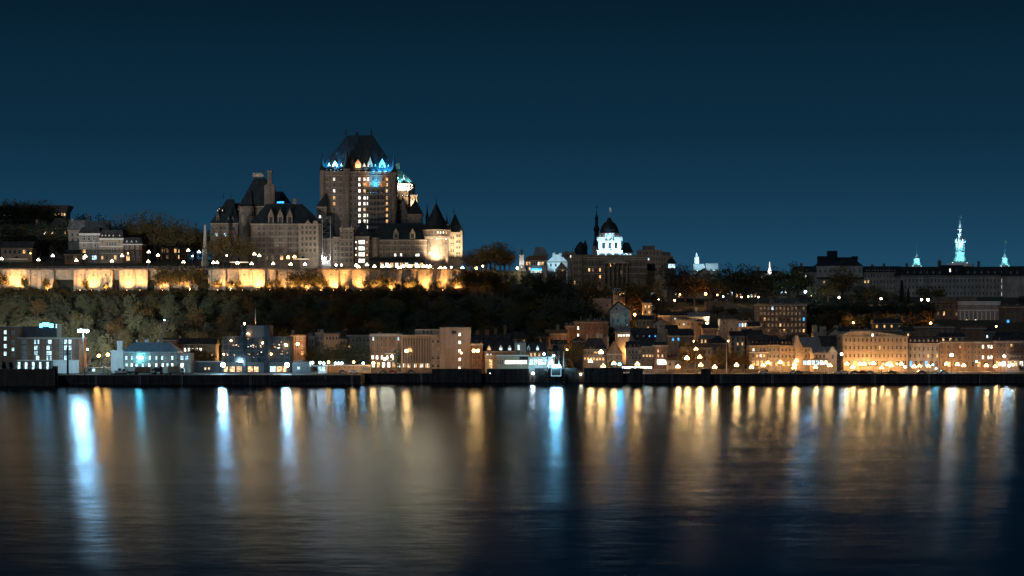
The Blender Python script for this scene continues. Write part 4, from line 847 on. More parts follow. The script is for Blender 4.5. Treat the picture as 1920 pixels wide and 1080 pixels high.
flood((X(1174, 1225), 1226, Z(479, 1225) + .6), (-.6, .5, .8), 'cool', 1800, 'rooftop floodlight right of the white drum', stand=.4)
Blk('blue_lit_roof_house', 1166, 1186, 474, 1262, 10, 'white').roof('hip', 454, 'copper', 4, 6).win([1170, 1176, 1182], [478], 3, 4, p=1, pk='c').t('bluish lit house tucked behind the white dome', 'house')
a = Blk('grey_office_block', 1190, 1262, 480, 1290, 18, 'conc').win(R(1206, 1246, 9), [486, 495, 504, 513], 2.2, 4, p=.05, pk='c').t('pale grey office block with set back top storeys right of the dome')
a.part('upper_storey', 1197, 1243, 468, 479.5, 3, 15, 'conc'); a.part('penthouse', 1207, 1229, 460, 468, 5, 13, 'dark'); a.part('roof_cabin', 1243, 1258, 472, 479.5, 4, 12, 'dark'); a.win(R(1201, 1240, 7), [474], 2.4, 4.5, y=2.98)
gp = Blk('glass_pavilion', 1252, 1267, 494, 1284, 8, 'metal').roof('hip', 483, 'copper', 5, 5, td=.1).win(R(1254.5, 1264.5, 4), [498.5], 2.4, 7.5, lit={i: 'c' for i in range(4)}).t('glass pavilion glowing white under a pointed roof')
Blk('stone_side_house', 1211, 1228, 508, 1226, 12, 'render', sink=4).roof('gx', 494, 'slate').win([1217, 1223], [516, 527], 2.6, 5).t('warm floodlit gable end right of the post office', 'house')
Blk('dark_row', 1228, 1262, 530, 1300, 12, 'stone').roof('gx', 518, 'slate').win(R(1233, 1258, 4), [538], 3, 5).t('grey row of rooms below the pale office block')
m = tag(empty('bishop_monument', (X(1222, 1205), 1205, ground(X(1222, 1205), 1205))), 'white lit monument with a dark statue right of the post office', 'monument'); g0 = m.location.z; z1 = Z(548, 1205) - g0
b = MB(); b.box(-2, 2, -2, 2, 0, 1.5); b.hip(-1.4, 1.4, -1.4, 1.4, 1.5, -1, 1, -1, 1, z1 - .6); b.box(-1.3, 1.3, -1.3, 1.3, z1 - .6, z1); b.build('pedestal', MAT['white'], m); statue(m, 1, z1, Z(531, 1205) - g0 - z1)
flood((X(1222, 1200), 1200.5, Z(573, 1200)), (0, .45, 1), 'cool', 1500, 'floodlight at the foot of the white monument', stand=max(.5, Z(573, 1200) - ground(X(1222, 1200), 1200)))
# white chapel and lantern
ch = Blk('chapel', 1300, 1348, 508, 1380, 16, 'white').t('white floodlit chapel roof and cupola above the park trees', 'church'); kc = 1380 / F
b = MB(); b.prismx([(0, ch.h + .3), (16, ch.h + .3), (8, ch.z(493))], ch.x(1325), ch.x(1348)); b.prismx([(-1, ch.h + .3), (12, ch.h + .3), (6, ch.z(494))], ch.x(1301), ch.x(1322)); b.build('roof', MAT['white'], ch.host)
b = MB(); b.lathe([(4.6 * kc, ch.z(494)), (4.6 * kc, ch.z(485)), (5 * kc, ch.z(484.5)), (3.8 * kc, ch.z(481)), (2 * kc, ch.z(479)), (1.6 * kc, ch.z(476)), (.2, ch.z(473))], 10, ch.x(1307), 4); b.build('cupola', MAT['white'], ch.host)
for i, (px, pw) in enumerate(((1307, 1500), (1316, 2400), (1338, 3200))): flood((X(px, 1372), 1370, Z(509, 1372)), (0, .8, 1), 'cool', pw * 7, 'floodlight under the white chapel, %s from the left' % ORD[i], stand=Z(509, 1372) - 41.5, angle=110)
Blk('pediment_house', 1306, 1334, 516, 1345, 10, 'render').roof('gy', 503, 'slate').win([1314, 1320, 1326], [522], 2.4, 4).t('pale gabled house in front of the white chapel', 'house')
Blk('dark_wing', 1415, 1462, 514, 1390, 14, 'stone').roof('gx', 507, 'slate').win(R(1420, 1458, 6), [522], 3, 6, lit={(1, 0): 'w'}).chimney([(1424, 500, 3, 512)]).t('low dark wing left of the little white lantern')
ln = tag(empty('roof_lantern', (X(1443, 1386), 1386, Z(511, 1386))), 'little white lit lantern spire on the dark wing', 'lantern'); q = 1386 / F
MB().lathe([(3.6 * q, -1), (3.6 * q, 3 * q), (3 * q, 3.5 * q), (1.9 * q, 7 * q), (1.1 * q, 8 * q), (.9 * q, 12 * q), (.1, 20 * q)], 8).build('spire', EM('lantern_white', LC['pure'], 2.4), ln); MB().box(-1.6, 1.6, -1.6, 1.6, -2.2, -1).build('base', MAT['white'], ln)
# ------------------------------------------------------------------ seminary
s1 = Blk('seminary_wing', 1490, 1692, 511, 1400, 18, 'stone').roof('mansard', 499, 'copper', 1).dormer(R(1532, 1562, 7) + R(1625, 1688, 13), 511, 504.5, 3.6, mat='trim', y=-.1, lit={1: 'd'}).win(R(1496, 1526, 5) + R(1622, 1688, 12), [517, 528, 540], 2.4, 5, p=.03, pk='ws', lit={(5, 1): 'w', (6, 1): 'w', (2, 0): 's'}).win(R(1536, 1612, 9), [528, 540], 2.4, 5, p=.03).chimney([(1506, 494, 4, 500), (1640, 496, 4, 501), (1662, 495, 4, 501)]).t('long grey seminary wing with dormers and a domed centre')
s1.part('centre_block', 1531, 1617, 498, 520, -1.5, 16, 'stone')
b = MB(); b.hip(s1.x(1531), s1.x(1617), -1.8, 16, s1.z(498) + .01, s1.x(1545), s1.x(1606), 3, 12, s1.z(487)); b.box(s1.x(1536), s1.x(1554), 2, 10, s1.z(496), s1.z(480)); b.box(s1.x(1554), s1.x(1571), 2, 9, s1.z(490), s1.z(470)); b.box(s1.x(1571), s1.x(1605), 4, 6, s1.z(488), s1.z(482)); b.box(s1.x(1600), s1.x(1610), 3, 9, s1.z(488), s1.z(480)); b.build('centre_roof', MAT['copper'], s1.host)
s1.win(R(1537, 1611, 9), [508], 2.4, 5, y=-1.52)
s1.dormer([1580, 1592, 1604], 497, 491, 4, mat='copper', y=-.4)
s2 = Blk('seminary', 1690, 1886, 517, 1372, 22, 'stone').roof('mansard', 500, 'copper', 1).dormer(R(1702, 1762, 6) + R(1815, 1878, 6), 515, 507, 4, mat='trim', y=-.1).win(R(1698, 1872, 26), [526, 538, 550], 2.4, 5.5, p=.015, pk='ws').win([1879.5], [527, 538, 551, 565], 3.2, 7, lit={0: 's'}).chimney([(1768, 488, 6, 502), (1842, 490, 4, 502), (1706, 494, 4, 502)], 'dark').t('long grey seminary with mansard roof and three lit spires')
s2.part('centre_roof', 1769, 1806, 497, 516, -.6, 14, 'copper').name = 'roof_centre'; s2.win([1781, 1793], [507], 2.4, 6, y=-.62, lit={(0, 0): 's'})
Blk('seminary_pavilion', 1885, 2010, 518, 1362, 26, 'stone').roof('mansard', 499, 'copper', 1).dormer([1895, 1907], 516, 507, 4, y=-.1).t('plain grey seminary end pavilion at the right edge')
EMS = EM('spire_glow', (.3, .72, 1.0), .01)
def spire(px, prof, Y, lab, flag=None, tip=None):
    r = tag(empty('lit_spire', (X(px, Y), Y, Z(prof[0][1], Y))), lab, 'spire'); k = Y / F; z0 = prof[0][1]
    n1 = len(prof) // 2
    MB().lathe([(w * k, (z0 - py) * k) for w, py in prof[:n1 + 1]], 10).build('lower_stage', MAT['white'], r)
    MB().lathe([(w * k, (z0 - py) * k) for w, py in prof[n1:]], 10).build('upper_stage', MAT['white'], r)
    b = MB(); pt = prof[-1][1]; b.lathe([(.16, (z0 - pt) * k), (.05, (z0 - tip) * k)], 6)
    if flag == 'cross': b.box(-1.1, 1.1, -.1, .1, (z0 - tip - 4) * k, (z0 - tip - 3) * k)
    if flag == 'flag': b.box(.1, 1.4, -.03, .03, (z0 - tip - 6) * k, (z0 - tip - 1) * k)
    b.build('finial', MAT['steel'], r)
    return r
spire(1719, [(14, 501), (12, 499), (6.5, 493), (5.5, 491), (5.5, 486), (6.5, 485), (4, 483), (2.5, 480), (.7, 477)], 1380, 'left small blue lit spire on the seminary roof', tip=454)
ms = spire(1800, [(26, 500), (24, 494), (13, 490), (11, 485), (8, 478), (9.5, 474), (9, 472), (7, 470), (7, 457), (9, 455.5), (8, 453), (6.5, 450), (4, 446), (3.4, 443), (4.4, 440), (4.4, 438), (2.8, 437), (2.8, 431), (4, 430), (2.6, 427), (2.2, 422), (.6, 412)], 1384, 'tall tiered blue lit spire with a cross on the seminary', 'cross', 404)
for i in range(8):
    an = i * .785 + .39; MB().lathe([(.5, 30 * .346), (.5, 43 * .346)], 6).build('colonnette', MAT['white'], ms, (7.6 * .346 * math.cos(an), 7.6 * .346 * math.sin(an), 0))
    MB().lathe([(.6, 0), (.9, 1), (.2, 2.5)], 6).build('urn', MAT['white'], ms, (8.6 * .346 * math.cos(an), 8.6 * .346 * math.sin(an), 45 * .346))
spire(1884, [(13, 501), (12, 498), (6, 493), (5, 491), (5, 485), (6, 484), (4, 481), (2.5, 478), (.8, 475)], 1380, 'right small blue lit spire with a flag on the seminary roof', 'flag', 450)
i = 0
for px, Y, py, pw, dz in ((1712, 1374, 500, 500, 1), (1727, 1374, 500, 500, 1), (1786, 1374, 494, 900, .9), (1814, 1374, 494, 900, .9), (1800, 1377.5, 473.5, 800, 2), (1794, 1380, 456, 400, 2), (1806, 1380, 456, 400, 2), (1800, 1381.5, 438, 250, 2.4), (1877, 1374, 500, 500, 1), (1892, 1374, 500, 500, 1)):
    c = 1719 if px < 1750 else 1800 if px < 1850 else 1884
    flood((X(px, Y), Y, Z(py, Y)), ((c - px) * .25, 6, 8 * dz), 'cool' if dz > 1.5 else 'cyan', pw * 9, 'small floodlight on the seminary spires, %s of them' % ORD[i], angle=90, stand=.4, group='floodlights on the seminary spires'); i += 1
# ------------------------------------------------------------------ ramparts and slope buildings
rw = empty('rampart_wall', (X(1590, 1262), 1262, 34)); zt = Z(573, 1262) - 34
for q in range(14): MB().box(-56 + q * 8.2, -56 + q * 8.2 + 8.1, 0, 2, 0, zt).build('segment', MAT['dark'], rw); MB().box(-55.5 + q * 8.2, -51 + q * 8.2, 0, 1, zt + .004, zt + .9).build('merlon', MAT['dark'], rw)
tag(rw, 'long dark rampart wall under the park trees at right', 'wall')
Blk('garden_wall_house', 1324, 1375, 567, 1240, 10, 'brown', cornice=False, sink=3).t('blank brown garden wall block on the slope below the park trees', 'wall').parapet(.5)
Blk('brown_apartment_block', 1422, 1512, 572, 1160, 20, 'brown', sink=3).win(R(1426.5, 1507, 12), [578, 588, 598.5, 609.5, 620], 3, 5.4, p=.8, pk='mmmmmw', lit={(3, 0): 'c', (11, 2): 'b'}).band([583], t=.3).parapet(.6).chimney([(1452, 563, 7, 570), (1480, 566, 5, 571)], 'dark').t('brown brick apartment block with five rows of windows')
c1 = Blk('customs_house', 1797, 1875, 566, 1190, 24, 'ashlar', trim='white', sink=4).win(R(1804, 1871, 9), [576, 589, 602.5], 2.8, 7, p=.1, pk='ws', lit={(3, 2): 's'}).band([570, 582], 'white', .7).t('pale pilastered customs house facade lit white from below')
for px in R(1800.5, 1873, 10): MB().box(-.28, .28, -.4, 0, 0, c1.z(584) - c1.z(613)).build('pilaster', MAT['white'], c1.host, (c1.x(px), 0, c1.z(613)))
c1.part('attic', 1800, 1835, 557, 565.4, 4, 16, 'dark'); c1.part('attic', 1760, 1798, 556, 566, 5, 16, 'dark')
Blk('customs_house_wing', 1752, 1796.5, 567, 1191, 22, 'brick', trim='brown', sink=4).win([1759, 1770, 1782, 1793], [575, 588, 601], 3, 7, lit={(1, 1): 'w', (0, 1): 'm', (3, 1): 'm'}).band([571, 581], 'brown', .6).parapet(.8).t('dark red wing joined to the pale customs house')
for i, px in enumerate(R(1806, 1868, 4)): flood((X(px, 1184), 1183, Z(613, 1184)), (0, .6, 1), 'pure', 3500, 'floodlight below the pale customs house, %s from the left' % ORD[i], stand=max(.5, Z(613, 1184) - ground(X(px, 1183), 1183) + .1), angle=120, group='floodlights below the customs house')
Blk('dark_house', 1876, 1960, 576, 1185, 16, 'dark', sink=4).win([1890, 1906], [603, 590], 4, 6, lit={(0, 0): 'b'}).parapet().t('dark block with one blue window right of the customs house')

for px0, px1, pt, lab in ((1262, 1300, 536, 'warm windowed house behind the left park trees'), (1334, 1376, 532, 'low house with lit windows behind the tall park trees'), (1378, 1420, 536, 'second low house behind the tall park trees'), (1424, 1492, 530, 'long low building behind the right park trees')):
    Blk('park_house', px0, px1, pt, 1352, 10, 'brown').roof('gx', pt - 7, 'slate').win(R(px0 + 4, px1 - 4, int((px1 - px0) / 7)), [pt + 7, pt + 18], 3, 6, p=.35, pk='wwsc').t(lab, 'house')
# ------------------------------------------------------------------ old town on the slope
Blk('gable_house', 1144, 1181, 582, 1150, 12, 'stone').roof('gy', 565, 'slate', il=1160).win([1150, 1158, 1173], [591, 601], 3, 5, lit={(0, 0): 'm', (1, 0): 'm'}).win([1156], [580], 2.4, 5).t('tall grey stone gable house lit from its right foot', 'house')
flood((X(1176, 1144), 1143, Z(611, 1144)), (-.5, .5, .8), 'cool', 900, 'white floodlight at the foot of the tall grey gable', stand=max(.5, Z(611, 1144) - ground(X(1176, 1143), 1143) + .1), angle=130)
Blk('pale_wall_house', 1114, 1146, 562, 1172, 10, 'conc').parapet(.5).win([1138], [572], 3, 5).t('blank pale grey house with a bare lamp above the old town', 'house')
Blk('warm_shop_house', 1150, 1172, 546, 1184, 10, 'render').roof('hip', 540, 'tin', 3, 3).win(R(1153, 1169, 6), [551], 2, 4, p=.6).t('small warm house with a balcony below the post office', 'house')
Blk('lit_side_house', 1206, 1222, 568, 1172, 10, 'render').roof('gx', 560, 'slate').win([1210, 1217], [575, 585], 2.6, 5, p=.7).t('warm floodlit house behind the big slope tree', 'house')
Blk('dormered_house', 1096, 1142, 612, 1138, 12, 'dark').roof('gx', 596, 'slate').dormer([1115, 1120.5, 1126], 603, 596, 4, mat='trim', y=2).chimney([(1133, 584, 4, 600), (1108, 590, 3, 600)]).win(R(1102, 1138, 5), [620], 3, 5).t('dark house with three small white dormers above the brick blocks', 'house')
Blk('brick_block', 1076, 1140, 605, 1122, 12, 'brick').win([1084, 1091, 1096, 1103], [615, 629], 3, 6, lit={(0, 0): 's', (0, 1): 's'}).win(R(1112, 1134, 4), [615, 629], 3, 6).parapet(.8).chimney([(1090, 594, 3, 604)]).t('tall orange brick block with two lit windows')
Blk('brick_block', 1060, 1076, 612, 1120, 10, 'brick').win([1064, 1071], [621, 632], 3, 5.5).parapet(.5).t('narrow brick block left of the tall orange one')
Blk('low_house', 1024, 1062, 626, 1110, 12, 'brown').roof('gx', 618, 'rust').win(R(1028, 1058, 5), [634, 646], 3, 5).chimney([(1046, 610, 6, 622)], 'stone').t('low brown house with a rusty roof left of the brick blocks', 'house')
Blk('dark_roof_house', 1002, 1028, 632, 1104, 10, 'brown').roof('gx', 624, 'slate').win([1007, 1014, 1021], [638], 3, 5, p=.3).t('small brown house with dark roof above the ferry terminal', 'house')
Blk('attic_house', 955, 986, 636, 1098, 10, 'render').roof('hip', 622, 'slate', 4, 4).win(R(959, 982, 5), [641], 3, 7, p=.25, pk='mw').t('pale attic house with tall windows above the ferry terminal', 'house')
Blk('slate_roof_house', 884, 956, 646, 1092, 12, 'brown').roof('gx', 625, 'slate').dormer([910, 922, 940], 644, 637, 4, 'm', mat='trim', y=1.5).chimney([(895, 621, 7, 632), (913, 620, 8, 632), (929, 618, 5, 630), (947, 612, 5, 628)]).t('long slate roofed house behind the ferry terminal', 'house')
h6 = Blk('hip_roofed_house', 1094, 1136, 655, 1042, 12, 'ashlar').roof('hip', 634, 'slate', 9, 7).dormer([1100, 1107, 1113.5], 655, 649, 4, 'm', mat='trim', y=.3).chimney([(1102, 627, 3, 648), (1121.5, 626, 6, 642), (1128.5, 627, 3, 645)], 'stone').win(R(1098, 1132, 7), [662], 2.6, 5.5).shop(R(1097, 1131, 7), 673, 3.4, 5, 'ww').t('lamp lit stone house with hip roof and tall chimneys', 'house')
Blk('brown_gable_house', 1137, 1167, 664, 1036, 12, 'brown').roof('gy', 640, 'rust').win([1146, 1157], [670, 682], 3, 5, p=.3).chimney([(1141, 632, 3, 655)], 'stone').t('brown house with a broad pointed gable by the lamps', 'house')
Blk('shop_house', 1155, 1186, 623, 1108, 10, 'render').roof('hip', 614, 'tin', 3, 3).win(R(1160, 1180, 5), [629], 3, 4.5, lit={i: 's' for i in range(5)}).t('small pale house with a row of bright windows', 'house')
g9 = Blk('steep_gabled_house', 1182, 1246, 640, 1084, 12, 'brown').t('house with a tall pointed right gable and blue skylights', 'house')
b = MB(); b.prismx([(-.4, g9.h + .26), (12.4, g9.h + .26), (6, g9.z(615))], g9.x(1183), g9.x(1234)); b.build('roof', MAT['slate'], g9.host)
b = MB(); b.prism([(g9.x(1228), g9.h + .27), (g9.x(1249), g9.h + .27), (g9.x(1239), g9.z(612))], -.5, 1.2); b.build('gable', MAT['stone'], g9.host)
b = MB(); b.prism([(g9.x(1180), g9.h + .27), (g9.x(1190), g9.h + .27), (g9.x(1181), g9.z(620))], -.5, .6); b.build('gable', MAT['ashlar'], g9.host)
for px, kd in ((1196, 'm'), (1207, 'm'), (1218, 'b'), (1229, 'b')): g9.dormer([px], 632, 626, 4, kd, mat='metal', y=1.6, d=2)
g9.win(R(1188, 1240, 7), [647, 658], 3, 5, p=.1)
Blk('balcony_house', 1176, 1204, 652, 1052, 12, 'stone').roof('gx', 640, 'slate').dormer([1182, 1190, 1198], 652, 646, 4, mat='trim', y=.4).win(R(1180, 1200, 4), [660, 671], 3, 5.5, p=.3, pk='wm').t('grey house with balconies left of the bright white sign', 'house').part('balcony', 1177, 1203, 665, 666, -1, 0, 'metal')
Blk('balcony_house', 1204, 1228, 650, 1050, 12, 'brown').roof('gx', 637, 'slate').win(R(1208, 1224, 3), [658], 3, 5.5).win(R(1207, 1225, 4), [667], 3.5, 4, p=.9, pk='w').t('brown house with warm shop windows beside the white sign', 'house')
tz = Blk('corner_house', 1227, 1251, 648, 1030, 10, 'brick').roof('hip', 641, 'slate', 3, 3).win([1234, 1242, 1246], [658, 667], 2.4, 5, lit={(0, 0): 'w', (1, 1): 'w', (0, 1): 'w'}).t('narrow brick corner house above a glaring white panel', 'house')
tz.part('lit_panel', 1232, 1250, 674, 683.5, -.6, -.1, 's')
Blk('market_hall', 1250, 1276, 676, 1028, 10, 'render').roof('gx', 668, 'rust').win([1256, 1268], [683], 4, 5).t('low rust roofed hall right of the white panel')
Blk('pale_long_house', 1267, 1306, 601, 1150, 10, 'render').win(R(1274, 1298, 4), [608], 2.6, 4, p=.6, pk='cm').parapet(.3).t('pale flat roofed house with four small windows on the slope', 'house')
Blk('annex', 1306, 1316, 603, 1148, 8, 'brown').win([1311], [609], 3, 4).roof('gx', 599, 'slate').t('tiny brown annex right of the pale flat house', 'house')
Blk('dark_long_house', 1236, 1288, 592, 1162, 10, 'dark').roof('gx', 584, 'slate').win(R(1243, 1282, 6), [599], 3, 5, p=.15, pk='c').t('long dark house above the pale flat roofed one', 'house')
Blk('dark_long_house', 1284, 1330, 594, 1168, 10, 'brown').roof('gx', 586, 'tin').win(R(1289, 1324, 6), [599], 3, 4).chimney([(1307, 577, 4, 592)], 'stone').t('brown long house with a pointed stone stack on the slope', 'house')
Blk('shed_roof_house', 1255, 1300, 630, 1112, 12, 'dark').roof('gx', 616, 'slate').win(R(1262, 1292, 4), [636], 3, 5, p=.15, pk='b').chimney([(1300, 612, 5, 622)], 'render').t('dark roofed house in the middle of the old town', 'house')
Blk('inn', 1313, 1342, 634, 1080, 12, 'brown').roof('hip', 628, 'tin', 2, 2).win(R(1316, 1336, 4), [640], 2.6, 6, lit={(0, 0): 'w', (1, 0): 'w'}).t('brown inn with two warm windows behind the waterfront trees', 'house')
Blk('dark_hip_house', 1330, 1366, 644, 1068, 12, 'dark').roof('hip', 629, 'slate', 16, 16).win([1338, 1348, 1358], [652], 3, 5).t('dark house with a pyramid roof behind the flagpole', 'house')
Blk('lamp_lit_house', 1276, 1334, 652, 1050, 10, 'render').roof('gx', 644, 'rust').win(R(1281, 1330, 7), [660, 672], 3, 6, p=.2).t('yellow lamp lit facade behind the waterfront trees', 'house')
Blk('blank_house', 1346, 1363, 623, 1110, 8, 'conc', cornice=False).chimney([(1350, 619, 3, 623)]).t('blank pale gable block behind the pyramid roof', 'house').parapet(.3)
Blk('grey_block', 1350, 1384, 600, 1146, 12, 'stone', cornice=False).parapet(.4).win([1358], [606], 3, 4).t('blank grey block left of the house with a blue window')
Blk('blue_window_house', 1382, 1411, 603, 1140, 10, 'render').win(R(1387, 1403, 4), [609.5], 2.6, 6, lit={(0, 0): 'b', (1, 0): 's', (2, 0): 's', (3, 0): 'c'}).parapet(.4).t('small pale house with a blue and white lit window row', 'house')
Blk('chimney_house', 1394, 1430, 632, 1100, 12, 'dark').roof('gx', 616, 'slate').chimney([(1397, 617, 5, 632), (1404, 617, 4, 628), (1419, 616, 14, 626), (1430, 617, 4, 630)], 'render').win([1402, 1412, 1422], [640], 3, 5).t('dark house crowned by broad pale chimneys', 'house')
# waterfront row right of the flagpole
Y = 1040
Blk('row_house', 1405, 1439, 648, Y, 12, 'ashlar').roof('gx', 627, 'slate').dormer([1412, 1420, 1428], 646, 640, 3.6, mat='trim', y=1).win(R(1413, 1433, 4), [656], 3, 5.5, lit={(0, 0): 's', (1, 0): 'm'}).win(R(1413, 1433, 4), [667], 3, 5, p=.5, pk='ws').shop(R(1413, 1436, 4), 681, 4.5, 9, 'w').t('pale row house with a balcony and bright shopfront', 'house').part('balcony', 1403, 1441, 660.5, 662, -1.4, 0, 'white')
Blk('row_house', 1440, 1463, 647, Y, 12, 'stone').roof('gx', 632, 'slate').dormer([1445, 1451, 1458], 647, 640, 3.4, mat='trim', y=1).win(R(1444, 1459, 3), [656, 668], 2.8, 5.5).shop([1446, 1456], 682, 4, 8, 'w').t('grey row house between the balcony house and the arched dormers', 'house')
Blk('row_house', 1463, 1492, 648, Y, 12, 'ashlar').roof('gx', 634, 'slate').dormer([1467, 1474, 1481, 1488], 648, 640, 4.4, mat='ashlar', y=.6).win(R(1467, 1488, 4), [656, 668], 2.6, 5.5).shop([1469, 1478, 1487], 682, 4, 8, 'ww').chimney([(1470, 622, 14, 636)], 'dark').t('row house with four arched stone dormers', 'house')
g = Blk('end_gable_house', 1492, 1538, 652, Y - 6, 14, 'ashlar').roof('gx', 632, 'tin').win([1511, 1518, 1530], [657, 668], 3, 5.5).t('pale floodlit gable house with a chimney at its left end', 'house')
b = MB(); b.prism([(g.x(1489), g.h + .27), (g.x(1505), g.h + .27), (g.x(1498), g.z(636)), (g.x(1496), g.z(629)), (g.x(1492), g.z(629))], -.6, 3); b.build('end_gable', MAT['render'], g.host)
e = Blk('cafe_house', 1526, 1569, 662, 1016, 14, 'render').roof('gx', 650, 'tin').win(R(1531, 1545, 3), [668.5], 3, 6).win([1561.5], [669], 2.6, 7).shop(R(1509, 1549, 6), 680, 6, 8, 'csc').t('low gabled cafe with a bright glazed front by the promenade', 'house')
b = MB(); b.prism([(e.x(1552), e.h + .27), (e.x(1569.5), e.h + .27), (e.x(1560.5), e.z(649))], -.5, 1); b.build('front_gable', MAT['render'], e.host); e.part('glazed_canopy', 1505, 1552, 672.5, 674, -2, 0, 'metal')
Blk('mansard_house', 1536, 1580, 656, 1062, 12, 'brown').roof('mansard', 630, 'slate', 1).dormer([1548, 1557], 640, 634, 3, 'm', y=1.4).dormer([1551, 1560, 1570], 655, 648, 4, mat='ashlar', y=.2).win(R(1541, 1575, 4), [662], 3, 5).t('steep dark mansard house behind the cafe', 'house')
Blk('blank_gable_house', 1526, 1554, 624, 1116, 10, 'conc', cornice=False).parapet(.3).chimney([(1530, 611, 9, 624), (1545, 613, 12, 624)], 'render').t('house with two blank pale party walls above the mansard', 'house')
Blk('gable_end_house', 1554, 1578, 627, 1110, 10, 'render').roof('gy', 614, 'slate').chimney([(1570, 612, 7, 622)], 'render').t('pale pointed gable above the mansard house', 'house')
# long right facades
f = Blk('long_facade_house', 1581, 1702, 632, 1034, 20, 'ashlar').win(R(1586, 1697, 15), [637.5, 652, 667], 2.8, 6, p=.05, pk='ws', lit={(8, 1): 'w'}).win(R(1590, 1696, 9), [682], 7, 10, p=.25, pk='wo').band([644.5, 659, 674], t=.3).t('long pale stone facade with four storeys above the brightest lamps')
b = MB(); b.prism([(-f.w, f.h + .27), (f.w, f.h + .27), (f.w, f.z(630)), (f.x(1650), f.z(623)), (f.x(1620), f.z(620)), (-f.w + 3, f.z(622)), (-f.w, f.z(627))], 0, 19); b.build('attic_wall', MAT['ashlar'], f.host); f.win([1636, 1644], [628], 3, 5.5, lit={0: 's'})
Blk('attic_house', 1603, 1690, 620, 1062, 14, 'brown').parapet(.5).win(R(1610, 1650, 5), [625], 3, 5).t('brown upper house set back above the long pale facade', 'house')
Blk('dormered_row', 1703, 1761, 644, 1036, 18, 'stone').roof('mansard', 630, 'slate', 1).dormer(R(1707, 1757, 7), 643, 635, 4, 'm', mat='trim', y=-.1).win(R(1707, 1757, 7), [654, 667], 2.8, 6.5, p=.1, pk='mw').shop(R(1708, 1756, 6), 682, 4.5, 10, 'bdd').t('grey row with dormers and bluish ground floor windows')
Blk('brown_row', 1762, 1864, 642, 1036, 18, 'brown').win(R(1766, 1800, 4) + R(1816, 1836, 4), [650, 660, 670], 2.8, 5, p=.04).win([1843, 1853.5, 1859], [650, 670], 3, 6, lit={0: 's', 1: 's', 2: 's'}).shop(R(1768, 1858, 9), 683, 5, 9, 'dodmd').parapet(.5).t('brown brick row with bright upper right windows')
f = Blk('lamp_lit_corner_house', 1865, 1990, 641, 1032, 18, 'brick').win(R(1870, 1916, 8), [648, 659, 669], 3, 6, p=.04).shop(R(1871, 1915, 5), 682, 6, 9, 'wsw').parapet(.5).t('lamp lit brick house at the right edge with iron balconies', 'house')
for py in (653, 664, 674): f.part('balcony', 1892, 1922, py, py + 1, -1.2, 0, 'metal')
Blk('setback_house', 1764, 1812, 632, 1066, 12, 'dark').roof('hip', 624, 'slate', 2, 6).win([1768.5, 1782, 1793, 1805], [637], 3.4, 6, lit={0: 'w', 1: 'w', 2: 'm', 3: 'm'}).t('dark penthouse with two warm windows over the brown row', 'house')
Blk('warm_upper_house', 1722, 1788, 614, 1090, 12, 'brown').win(R(1743, 1782, 5), [621], 3, 5.5).parapet(.4).t('warm brown upper house over the dormered row', 'house')
Blk('blank_brown_block', 1812, 1848, 616, 1074, 12, 'brick').parapet(.8).part('plant_room', 1818, 1842, 611, 616, 2, 8, 'dark'); sc.objects['blank_brown_block']['label'] = 'blank brown brick block below the customs house'; sc.objects['blank_brown_block']['category'] = 'building'
Blk('dark_annex', 1848, 1866, 622, 1072, 12, 'dark').win([1851], [631], 2.6, 5, lit={0: 'c'}).roof('gx', 614, 'slate').t('dark annex with one cool lit window right of the blank block')
Blk('dark_roof_hall', 1866, 1980, 640, 1068, 14, 'brown').roof('gx', 622, 'slate').chimney([(1870, 624, 6, 636)], 'stone').t('dark long roofed hall behind the right corner house')
# ------------------------------------------------------------------ ferry terminal and centre
fb = Blk('ferry_terminal', 905, 966, 659, 1012, 14, 'brick').roof('gx', 641, 'slate').dormer([917, 939, 955.5], 659, 646.5, 7, mat='white', y=.2, lit={0: 'w', 1: 'c', 2: 'c'}).band([659.5], 'white', .4).win([914, 920], [667], 3, 7, lit={0: 'c', 1: 'c'}).t('brick ferry terminal with white dormers')
fb.part('grey_tower', 965, 986, 643, 696, -.5, 12, 'stone'); fb.win([972.5, 976], [651.5], 3, 9, lit={0: 'c'}, y=-.55, trim='white'); fb.part('tower_cap', 963, 988, 640.5, 643, -1, 12.5, 'metal'); fb.part('side_wing', 986, 1022, 659, 696, .3, 12, 'brick')
b = MB(); b.prismx([(-.2, fb.z(659) + .01), (12.4, fb.z(659) + .01), (6, fb.z(642))], fb.x(986), fb.x(1024)); b.build('side_roof', MAT['slate'], fb.host); fb.dormer([991, 1008], 658, 646.5, 6, mat='white', y=.6, lit={1: 'c'}); fb.win([996, 1003, 1011], [665], 3, 6, y=.28, p=.5)
tb = Blk('terminal_hall', 931, 991, 667.5, 996, 10, 'render', cornice=False).t('low modern terminal hall with a bright ribbon window')
tb.part('roof_edge', 930, 992, 666, 667.4, -.4, 10, 'white'); tb.win(R(934, 942, 3), [679], 1.4, 7, y=0); tb.shop(R(949, 985, 7), 679, 5.2, 7, 's'); tb.part('glass_corner', 974, 990, 668.5, 674.5, -.3, -.05, 'glass')
ar = Blk('lit_archway', 910, 931, 667, 998, 8, 'ashlar').win([920], [682], 6, 16, lit={0: 'w'}).t('bright yellow stone archway left of the terminal hall', 'archway')
kb = Blk('blue_lit_kiosk', 991, 1040, 671, 1000, 8, 'white', cornice=False).shop(R(996, 1036, 6), 679, 6.5, 10, 'ccs').t('white kiosk glowing blue beside the ferry gantry').part('roof_edge', 990, 1041, 669, 670.9, -.6, 8, 'steel')
